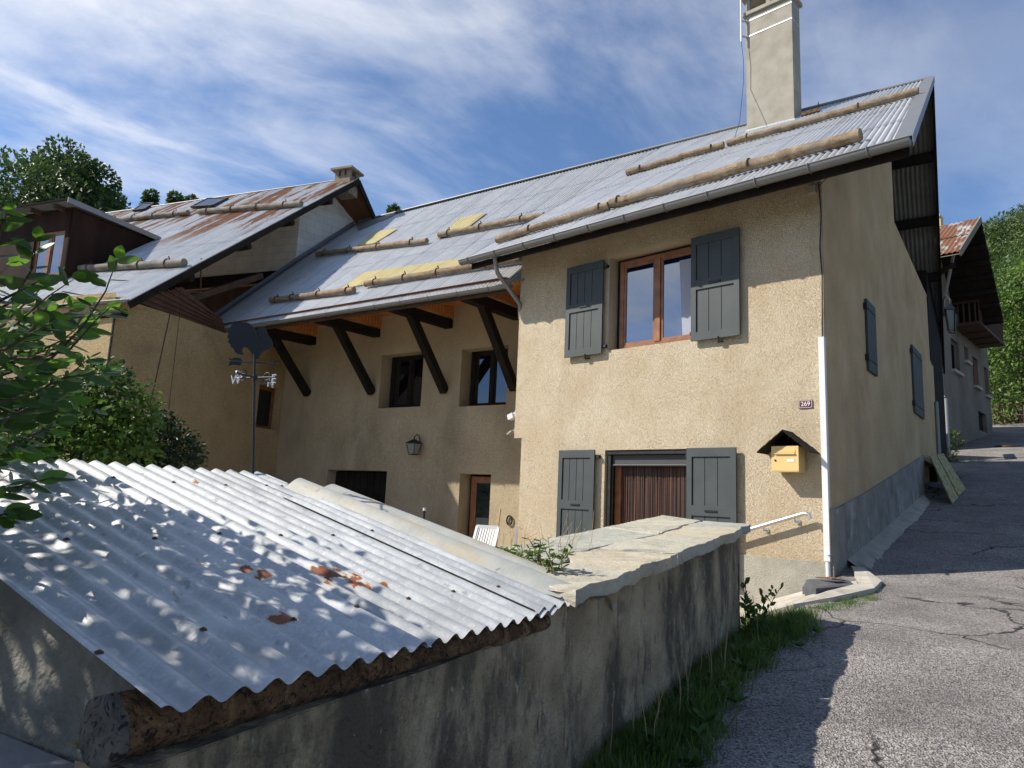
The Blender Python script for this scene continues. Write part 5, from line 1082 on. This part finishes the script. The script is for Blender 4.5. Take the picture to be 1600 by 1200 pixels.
mb = MB(); a, b = gpt(1548, 662), gpt(1600, 660); a = a + UP * -.3; dd_ = unit(b - a); nn_ = unit(np.cross(dd_, UP)) * .4
for k in range(40):
    for r in range(5):
        p = a + dd_ * (k * .45 + (r % 2) * .2 - 1) + UP * (r * .24 + rnd.uniform(-.03, .03)); s = A(rnd.uniform(.36, .46), rnd.uniform(.8, 1), rnd.uniform(.2, .26)); mb.box(p + nn_ * rnd.uniform(-.1, .1), dd_ * s[0], nn_ * s[1], UP * s[2])
tag(mb.build('dry_stone_wall', mat('rubble_stone', [(.3, (.16, .12, .08)), (.5, (.30, .23, .16)), (.7, (.42, .34, .25))], 2.5, 7, .95, bump=(14, 1, .03))), 'low rubble stone wall at the end of the road', 'wall')

# ================================================================== VEGETATION
def leaf_geo(L_=1.0, W=.60, fold=.12, n=4):
    pts = [(0, 0, 0)]; mid = [];
    xs_ = [i / n for i in range(n + 1)]; vs = [(0, x * L_, -0.06 * math.sin(x * 3.14) * L_ + (-.1 * x * x * L_)) for x in xs_]; fs = []; b = len(vs)
    for x in xs_[1:-1]:
        hw = W / 2 * math.sin(math.pi * x ** .8) ** .8 * L_; z = -0.06 * math.sin(x * 3.14) * L_ - .1 * x * x * L_ + fold * hw
        vs += [(-hw, x * L_ + .03, z), (hw, x * L_ + .03, z)]
    for side in (0, 1):
        e = [b + 2 * k + side for k in range(n - 1)]
        fs.append([0, 1, e[0]] if side else [0, e[0], 1])
        for k in range(n - 2): fs.append([k + 1, k + 2, e[k + 1], e[k]] if side else [k + 1, e[k], e[k + 1], k + 2])
        fs.append([n - 1, n, e[-1]] if side else [n - 1, e[-1], n])
    return vs, fs
LEAFG = leaf_geo(n=5); LEAFS = ([(0, 0, 0), (.28, .45, .05), (0, 1, -.08), (-.28, .45, .05)], [[0, 1, 2], [0, 2, 3]])
class Leaves:
    def __init__(s): s.v = []; s.f = []; s.mi = []
    def leaf(s, p, size, dirv, nrm, geo=LEAFS, mi=0):
        y = unit(dirv); z = nrm - y * (nrm @ y); z = unit(z) if np.linalg.norm(z) > 1e-3 else unit(np.cross(y, A(1, .3, .2))); x = np.cross(y, z); b = len(s.v)
        for vx, vy, vz in geo[0]: q = p + (x * vx + y * vy + z * vz) * size; s.v.append((q[0], q[1], q[2]))
        for f in geo[1]: s.f.append([b + k for k in f]); s.mi.append(mi)
    def build(s, name, mats, parent, smooth=True):
        me = bpy.data.meshes.new(name); org = ORG[parent.name] if parent is not None else A(0, 0, 0)
        me.from_pydata([(v[0] - org[0], v[1] - org[1], v[2] - org[2]) for v in s.v], [], s.f)
        for m in mats: me.materials.append(m)
        me.polygons.foreach_set('material_index', s.mi); me.update(); o = bpy.data.objects.new(name, me); COL.objects.link(o)
        if parent is not None: o.parent = parent
        ORG[o.name] = org; return o
def rv(): 
    v = A(rnd.gauss(0, 1), rnd.gauss(0, 1), rnd.gauss(0, 1)); return unit(v)
def crown_blob(L, c, r, n, size, geo=LEAFS, squash=1.0, mi=0, upb=.5, shell=.55):
    for _ in range(n):
        d = rv(); k = shell + (1 - shell) * rnd.random(); p = c + A(d[0] * r, d[1] * r, d[2] * r * squash) * k
        L.leaf(p, size * rnd.uniform(.7, 1.3), unit(d + rv() * .8 - UP * .3), unit(rv() + UP * upb + d * .6), geo, mi)
# a generic broadleaf tree, built in local coordinates round its base
def tree_at(name, base, h, cr, blobs, leaves, size, mats, label, cat='tree', group=None, trunk_r=.18, crown_from=.3, seed=0, shape='round'):
    global rnd
    keep_r = rnd; rnd = random.Random(seed); t = thing(name, base, label, cat, group); base = np.array(base, float)
    mb = MB(); top = base + UP * h * .85; mb.tube([base - UP * .3, base + UP * h * .3 + rv() * .15, top], [trunk_r, trunk_r * .7, trunk_r * .15], 8)
    L = Leaves(); per = leaves // blobs
    for b in range(blobs):
        z = crown_from + (1 - crown_from) * (b + .5) / blobs
        if shape == 'round': rr = math.sqrt(max(0, 1 - ((z - crown_from) / (1 - crown_from) * 2 - .9) ** 2 / 1.25))
        else: rr = 1.05 - (z - crown_from) / (1 - crown_from)
        th = b * 2.4 + rnd.uniform(-.5, .5); rad = cr * rr * rnd.uniform(.35, .78); c = base + A(math.cos(th) * rad, math.sin(th) * rad, z * h * .97)
        mb.tube([base + UP * h * z * .75, c], [trunk_r * .3, trunk_r * .08], 5, cap=False); br = cr * rnd.uniform(.30, .52) * (1 if shape == 'round' else .6 + .5 * rr)
        crown_blob(L, c, br, per, size, squash=rnd.uniform(.65, .95), mi=b % len(mats))
    mb.build('trunk', BARK, t); L.build('crown', mats, t); rnd = keep_r; return t
def copy_tree(o, loc, rz, sc, label):
    c = o.copy(); COL.objects.link(c); c.location = Vector(loc); c.rotation_euler = (0, 0, rz); c.scale = (sc, sc, sc); c['label'] = label
    for ch in list(o.children): k = ch.copy(); COL.objects.link(k); k.parent = c
    return c
# big trees behind the neighbour's roof
LF4b = leafm('far_tree_leaf_light', (.045, .085, .02), (.075, .13, .028), (.11, .18, .035), .3)
def ts(x, ytop, d): p = at(x, 760, d); q = at(x, ytop, d); return A(p[0], p[1], 2.0), q[2] - 2.0
b, h = ts(38, 200, 33); tree_at('ash_tree', b, h, 3.1, 38, 24000, .26, [LEAF4, LF4b], 'tall broad ash tree behind the dormer at the left edge', 'tree', crown_from=.35, seed=3, trunk_r=.35)
b, h = ts(-40, 230, 30); tree_at('ash_tree', b, h, 4.5, 28, 18000, .26, [LEAF4, LF4b], 'leafy ash tree cut off by the left edge of the view', 'tree', crown_from=.3, seed=5, trunk_r=.35)
b, h = ts(108, 262, 38); tree_at('ash_tree', b, h, 1.7, 20, 9000, .26, [LEAF4, LF4b], 'lower rounded tree just right of the tall one behind the rusty roof', 'tree', crown_from=.35, seed=8, trunk_r=.3)
for x, y, sd_, lab, hw_ in ((174, 293, 11, 'small treetop peeping over the rusty ridge beside the rounded tree', 2.0), (216, 298, 12, 'small treetop over the rusty ridge, the right one of two', 1.7), (583, 322, 13, 'light green treetop in the gap between the two roofs', 1.7), (245, 304, 14, 'tiny treetop barely showing over the rusty ridge', 1.2)):
    b, h = ts(x, y - 42, 47); tree_at('larch_tree', b, h, hw_, 20, 6000, .26, [LEAF4, LF4b], lab, 'tree', crown_from=.5, seed=sd_, trunk_r=.2, shape='cone')
# wooded hillside on the right
protos = []
for k in range(4):
    t = tree_at('hillside_tree', (400, 400 + k * 30, -50), 10.5, 3.6, 22, 2600, .48, [LEAF6, [LEAF4, LF4b, LEAF6, LF4b][k]], 'x', 'tree', 'trees on the wooded hillside', seed=40 + k, crown_from=.15, shape='round' if k < 3 else 'cone'); protos.append(t)
pls = []; rh = random.Random(5)
for ring, d in enumerate((60, 66, 73, 81, 90, 101, 114, 128, 144)):
    for x in np.arange(1440, 1720, 150.0 * 10 / d * 2.1):
        px_ = x + rh.uniform(-12, 12); r_ = ray(px_, 700); r_ = r_ / r_[1] * d * rh.uniform(.96, 1.04); pls.append((px_, d, A(r_[0], r_[1], hill_z(r_[0], r_[1]) - .6)))
pls.sort(key=lambda q: (q[1], q[0]))
for i, (px_, d, p) in enumerate(pls):
    row = [60, 66, 73, 81, 90, 101, 114, 128, 144].index(d); k_ = sum(1 for q in pls if q[1] == d and q[0] < px_)
    lab = ('first second third fourth fifth sixth seventh eighth ninth tenth eleventh twelfth'.split() + ['farthest'] * 30)[k_] + ' tree from the left in the ' + 'nearest second third fourth fifth sixth seventh eighth highest'.split()[row] + ' row up the wooded slope'
    if i < 4: t = protos[i]; t.location = Vector(p); t['label'] = lab; t.scale = (1.05,) * 3
    else: copy_tree(protos[i % 4], p, rh.uniform(0, 6), rh.uniform(.85, 1.3), lab)
b = at(1605, 655, 36); b = A(b[0], b[1], road_z(b[0], b[1]) - .2); tree_at('maple_tree', b, 8.4, 3.1, 28, 12000, .2, [LEAF5, LF4b], 'bright green maple beside the road at the right edge', 'tree', crown_from=.05, seed=21, trunk_r=.16)
b = at(1680, 655, 33); b = A(b[0], b[1], road_z(b[0], b[1]) - .2); tree_at('maple_tree', b, 9, 3.0, 22, 8000, .2, [LEAF5], 'bright green maple reaching in from outside the right edge', 'tree', crown_from=.2, seed=22, trunk_r=.16)
for i, (x, y, d) in enumerate(((1572, 650, 42), (1600, 648, 44), (1548, 645, 50), (1590, 640, 50))):
    b = at(x, y, d); b = A(b[0], b[1], road_z(b[0], b[1]) - .5); tree_at('roadside_shrub', b, 3.6, 1.9, 12, 3000, .22, [LEAF4, LF4b], 'dark shrub above the rubble wall up the road, ' + ('the left one in front', 'the right one in front', 'the leftmost one behind', 'the right one behind')[i], 'shrub', 'shrubs above the rubble wall', crown_from=.02, seed=60 + i, trunk_r=.08)
p = gpt(1482, 722); tree_at('broom_bush', p, 1.05, .42, 10, 2200, .055, [leafm('yellow_green_leaf', (.08, .12, .02), (.14, .18, .03), (.24, .26, .06), .35)], 'yellow green bush growing at the far corner of the house by the road', 'bush', crown_from=.02, seed=31, trunk_r=.02)
# climbing vine and dark bush against the neighbour's wall
def massed(name, label, cat, m, spots, size, dens, trunk=True, seed=1, geo=LEAFS):
    global rnd
    keep_r = rnd; rnd = random.Random(seed); c0 = np.mean([at(x, y, d) for x, y, d, r in spots], axis=0); base = A(c0[0], c0[1], -1.35); t = thing(name, base, label, cat); L = Leaves(); mb = MB()
    for i, (x, y, d, r) in enumerate(spots):
        c = at(x, y, d); crown_blob(L, c, r, int(dens * r * r), size, geo, .85, mi=i % len(m), shell=.4)
        mb.tube([base + rv() * .1 * A(1, 1, 0), (base + c) / 2 + rv() * .12, c], [.03, .018, .006], 5, cap=False)
    mb.build('stems', BARK, t); L.build('foliage', m, t); rnd = keep_r
massed('climbing_vine', 'sunlit climbing vine bulging in front of the ochre neighbour wall', 'vine', [LEAF2, leafm('light_vine_leaf', (.06, .12, .02), (.10, .19, .03), (.16, .26, .05), .35)],
       [(160, 600, 8.8, .42), (185, 625, 8.7, .45), (120, 640, 8.6, .5), (150, 670, 8.5, .5), (95, 690, 8.4, .5), (190, 680, 8.6, .45), (60, 660, 8.5, .5), (120, 715, 8.3, .45), (50, 705, 8.3, .45), (215, 650, 8.8, .35), (80, 625, 8.8, .35), (200, 715, 8.5, .4), (150, 580, 8.9, .2)], .085, 2600, seed=2)
massed('dark_bush', 'dark leaved bush with arching sprays right of the climbing vine', 'bush', [LEAF3, leafm('bush_leaf_mid', (.02, .04, .014), (.03, .06, .018), (.05, .085, .025), .25)],
       [(235, 690, 9.2, .40), (265, 700, 9.3, .42), (215, 710, 9.2, .4), (285, 715, 9.3, .3), (250, 665, 9.4, .22), (275, 665, 9.4, .12), (262, 652, 9.4, .12), (290, 680, 9.4, .12), (303, 708, 9.3, .15), (312, 712, 9.3, .08), (240, 715, 9.1, .4), (190, 700, 9.0, .35)], .075, 2700, seed=4)

# foreground hornbeam
tb = A(-3.4, 2.3, -1.35); HT = thing('hornbeam_tree', tb, 'foreground tree with toothed green leaves reaching in from the left edge', 'tree'); L = Leaves(); mbw = MB(); rnd = random.Random(17)
fwd = A(0, 1, 0)
def twig(pts, r0, leafsize, nleaf, spread=.05, lit=True):
    pts = [np.array(p, float) for p in pts]; mbw.tube(pts, [r0 * (1 - .75 * i / (len(pts) - 1)) for i in range(len(pts))], 6)
    for k in range(nleaf):
        u = (k + .5) / nleaf * (len(pts) - 1); i = min(int(u), len(pts) - 2); p = pts[i] + (pts[i + 1] - pts[i]) * (u - i); ax_ = unit(pts[i + 1] - pts[i])
        sd2 = unit(np.cross(ax_, UP) + rv() * .3) * (1 if k % 2 else -1); L.leaf(p + rv() * spread * .2, leafsize * rnd.uniform(.75, 1.15), unit(ax_ * .7 + sd2 + rv() * .25), unit(UP * .7 - fwd * .35 + rv() * .75), LEAFG, rnd.choice([0, 0, 1]))
    L.leaf(pts[-1], leafsize * .8, unit(pts[-1] - pts[-2]), unit(UP + rv() * .4), LEAFG, 1)
mbw.tube([tb, tb + A(.1, -.1, .8), tb + A(.25, -.15, 1.6), tb + A(.3, -.3, 2.6)], [.13, .10, .08, .05], 10)
tw = [  # twig paths measured in the picture: (x, y, distance)
    [(-60, 520, 2.6), (20, 470, 2.4), (50, 420, 2.3), (58, 375, 2.25)], [(-40, 600, 2.5), (80, 560, 2.35), (130, 510, 2.3), (165, 455, 2.25), (183, 405, 2.2)],
    [(-40, 560, 2.3), (60, 560, 2.2), (110, 545, 2.2), (150, 500, 2.15), (172, 480, 2.1)], [(-60, 640, 2.4), (40, 620, 2.3), (100, 590, 2.25), (165, 582, 2.2)],
    [(-50, 500, 2.2), (0, 470, 2.1), (30, 455, 2.05), (60, 440, 2.0)], [(-60, 690, 2.3), (20, 650, 2.2), (70, 630, 2.15), (110, 620, 2.1)], [(-80, 780, 2.0), (-20, 770, 1.9), (30, 760, 1.85), (85, 745, 1.8)],
    [(-70, 450, 2.2), (-10, 400, 2.1), (5, 350, 2.05), (12, 330, 2.0)], [(-60, 560, 2.1), (10, 545, 2.0), (50, 520, 1.95), (90, 500, 1.9)], [(-60, 740, 2.3), (10, 700, 2.2), (50, 680, 2.1), (90, 665, 2.1)],
    [(-60, 600, 2.7), (40, 560, 2.6), (100, 530, 2.5), (135, 500, 2.5)], [(-60, 500, 2.7), (40, 520, 2.6), (90, 480, 2.5), (130, 470, 2.5)], [(-60, 660, 2.6), (30, 640, 2.5), (90, 600, 2.5), (140, 560, 2.45)], [(-60, 620, 2.1), (0, 600, 2.0), (40, 590, 1.95), (80, 575, 1.95)], [(-60, 680, 2.8), (20, 660, 2.7), (70, 650, 2.6), (95, 640, 2.6)], [(-80, 850, 1.9), (-30, 810, 1.85), (0, 805, 1.8), (20, 800, 1.8)]]
for pth in tw:
    P_ = [at(*q) for q in pth]; twig([tb + A(.25, -.1, 1.3)] + P_[:1], .018, .07, 3); twig(P_, .006, .070, 15)
for i in range(60):                                  # denser shaded inside of the crown, lower left
    x, y = rnd.uniform(-130, 50), rnd.uniform(480, 720); d = rnd.uniform(2.3, 3.0); p = at(x, y, d); q = p + A(rnd.uniform(-.1, .3), rnd.uniform(-.2, .2), rnd.uniform(-.05, .2)); twig([p, (p + q) / 2 + rv() * .03, q], .004, .075, 9)
nv = 0
while nv < 1600:                                     # crown outside the left edge: it throws the dappled shade
    c = A(-3.0, 1.25, 1.05) + rv() * A(1.35, 1.2, 1.2) * (rnd.random() ** .4); xx, yy = proj(c)
    if c[2] < -.2 or (-(MW.T @ c)[2] > .1 and xx > -60): nv += .2; continue
    q = c + unit(A(.5, 0, .2) + rv()) * .25; xq, yq = proj(q)
    if xq > -40 and -(MW.T @ q)[2] > .1: q = c + (c - q)
    nv += 1; P_ = [c, (c + q) / 2 + rv() * .02, q]
    if nv % 3 == 0: mbw.tube(P_, [.005, .004, .002], 5, cap=False)
    for k in range(8):
        u = rnd.random(); p = c + (q - c) * u + rv() * .05; L.leaf(p, .085 * rnd.uniform(.7, 1.15), unit(rv() + (q - c)), unit(UP + rv() * .6), LEAFS, 0)
for k in range(9): a = tb + A(.25, -.15, rnd.uniform(.8, 2.2)); mbw.tube([a, a + A(rnd.uniform(-.8, 1.0), rnd.uniform(-1.2, .6), rnd.uniform(.1, .6))], [.03, .01], 6, cap=False)
mbw.build('trunk', BARK, HT); L.build('crown', [LEAF1, leafm('young_hornbeam_leaf', (.06, .14, .015), (.10, .22, .022), (.15, .30, .03), .5, .4)], HT)
# weeds along the wall foot
rnd = random.Random(23); L = Leaves()
BLADE = ([(-.03, 0, 0), (.03, 0, 0), (.022, .5, .06), (0, 1, -.05), (-.022, .5, .06)], [[0, 1, 2, 4], [4, 2, 3]])
def tuft(p, n, hgt, spread, mi=0, geo=BLADE):
    for _ in range(n):
        q = p + A(rnd.gauss(0, spread), rnd.gauss(0, spread), 0); q[2] = ground_z(q[0], q[1]) - .01; L.leaf(q, hgt * rnd.uniform(.5, 1.25), unit(UP + rv() * .55), rv(), geo, mi)
def broad(p, n, size, mi=1):
    for k in range(n): th = rnd.uniform(0, 6.28); L.leaf(p + A(0, 0, .01), size * rnd.uniform(.7, 1.2), unit(A(math.cos(th), math.sin(th), rnd.uniform(.2, 1.1))), unit(UP + rv() * .3), LEAFG, mi)
for k in range(560):
    a = rnd.uniform(1.6, 5.7); w = abs(rnd.gauss(0, .125)) * (1.1 if a < 4.5 else 1.5); p = EA + dA * a + nA * (.0 + w); p = A(p[0], p[1], ground_z(p[0], p[1]))
    if rnd.random() < .62: tuft(p, 30, .12 + .05 * rnd.random(), .055)
    else: broad(p + UP * rnd.uniform(0, .06), 9, rnd.uniform(.05, .10))
for k in range(60):
    p = gpt(rnd.uniform(1165, 1262), 968 + rnd.uniform(-6, 18) - 0); tuft(p, 20, .12, .05)
tag(L.build('weeds', [GRASS, leafm('broad_weed_leaf', (.04, .09, .016), (.06, .13, .022), (.10, .18, .035), .4)], None), 'dark green weeds growing along the foot of the stained wall', 'weeds', kind='stuff')
L = Leaves()
for k in range(150):
    u = rnd.random(); x = 1180 + (1375 - 1180) * u; y = 978 - 48 * u + rnd.gauss(2, 4); tuft(gpt(x, y), 20, .045 + .02 * rnd.random(), .03)
for k in range(14): tuft(gpt(rnd.uniform(1285, 1310), rnd.uniform(935, 940)), 16, .035, .02)
tag(L.build('grass_edge', [GRASSD], None), 'thin sunlit grass growing along the concrete kerb', 'grass', kind='stuff')
L = Leaves(); base = EA + dA * 5.35 + nA * .12; base = A(base[0], base[1], ground_z(base[0], base[1])); t = thing('tall_weed', base, 'tall leafy weed with upright stems at the end of the garden wall', 'weed'); mb = MB()
for k in range(7):
    e_ = base + A(rnd.uniform(-.15, .2), rnd.uniform(-.1, .15), rnd.uniform(.28, .5)); b_ = base + A(rnd.uniform(-.08, .08), rnd.uniform(-.08, .08), 0); mb.tube([b_, (b_ + e_) / 2 + rv() * .02, e_], .003, 5)
    for j in range(14): u = .2 + .8 * j / 14; L.leaf(b_ + (e_ - b_) * u, .07 * rnd.uniform(.6, 1), unit(rv() * A(1, 1, .3) + UP * .8), rv(), LEAFG, 0)
mb.build('stems', GRASS, t); L.build('leaves', [GRASS], t)
L = Leaves(); mb = MB(); base = wp(3.4, -1.1, .05); t = thing('dry_grass_stalks', wp(3.0, ground_z(*wp(3, 0)[:2]), .1), 'few pale dry grass stalks standing above the weeds by the wall', 'grass stalks')
for k in range(16): p = EA + dA * rnd.uniform(1.8, 5.0) + nA * rnd.uniform(.02, .2); p = A(p[0], p[1], ground_z(p[0], p[1])); mb.tube([p, p + UP * .18 + rv() * .03, p + UP * rnd.uniform(.3, .42) + rv() * .07], .0022, 4)
mb.split('stalk', DRYG, t)
mb = MB(); p = gpt(963, 1170, .12); 
for k in range(5): th = k * 1.257; mb.add([p, p + A(math.cos(th) * .014, math.sin(th) * .014, .004), p + A(math.cos(th + .5) * .018, math.sin(th + .5) * .018, .006), p + A(math.cos(th + 1) * .014, math.sin(th + 1) * .014, .004)], [[0, 1, 2, 3]])
mb.tube([p - UP * .12, p], .0015, 4); tag(mb.build('yellow_flower', YELF), 'single small yellow flower among the weeds', 'flower')
# plants growing on top of the wall
def sprig(x, y, n, hgt, label, seed):
    global rnd
    rnd = random.Random(seed); n0 = A(0, 0, 1); p0 = EA + dA * 0; r_ = ray(x, y)
    k = 1.0
    for i in range(600):
        k = 2 + i * .01; q = r_ * k; a = (q - EA) @ dA
        if q[2] < capz(a): break
    base = r_ * k; t = thing('wall_top_plant', base, label, 'plant'); L = Leaves(); mb = MB()
    for s in range(n):
        b_ = base + A(rnd.uniform(-.07, .07), rnd.uniform(-.07, .07), 0); e_ = b_ + A(rnd.uniform(-.10, .10), rnd.uniform(-.1, .1), hgt * rnd.uniform(.5, 1.1)); mb.tube([b_, (b_ + e_) / 2 + rv() * .01, e_], .0025, 5)
        for j in range(12): u = .15 + .85 * j / 12; L.leaf(b_ + (e_ - b_) * u, .045 * rnd.uniform(.7, 1.1), unit(rv() * A(1, 1, .4) + UP * .3), unit(UP + rv() * .5), LEAFG, 0)
    mb.build('stems', DRYG, t); L.build('leaves', [leafm('oak_green_leaf', (.06, .12, .02), (.09, .17, .03), (.13, .23, .05), .4)], t)
sprig(862, 897, 9, .17, 'green seedling with lobed leaves on the stone cap, the taller right one', 71); sprig(832, 888, 5, .12, 'green seedling between the two others on the stone cap', 73); sprig(788, 880, 7, .10, 'low green seedling at the left end of the stone cap', 72)
mb = MB()
for k in range(26):
    r_ = ray(rnd.uniform(740, 930), 868); p = r_ * rnd.uniform(3.9, 4.6); p[2] = capz((p - EA) @ dA) ; mb.tube([p, p + UP * .06 + rv() * .02, p + UP * rnd.uniform(.08, .2) + rv() * .05 + A(.03, 0, 0)], .0013, 4)
tag(mb.build('dry_grass', DRYG), 'thin dry grass stems on the stone cap behind the seedlings', 'dry grass', kind='stuff')
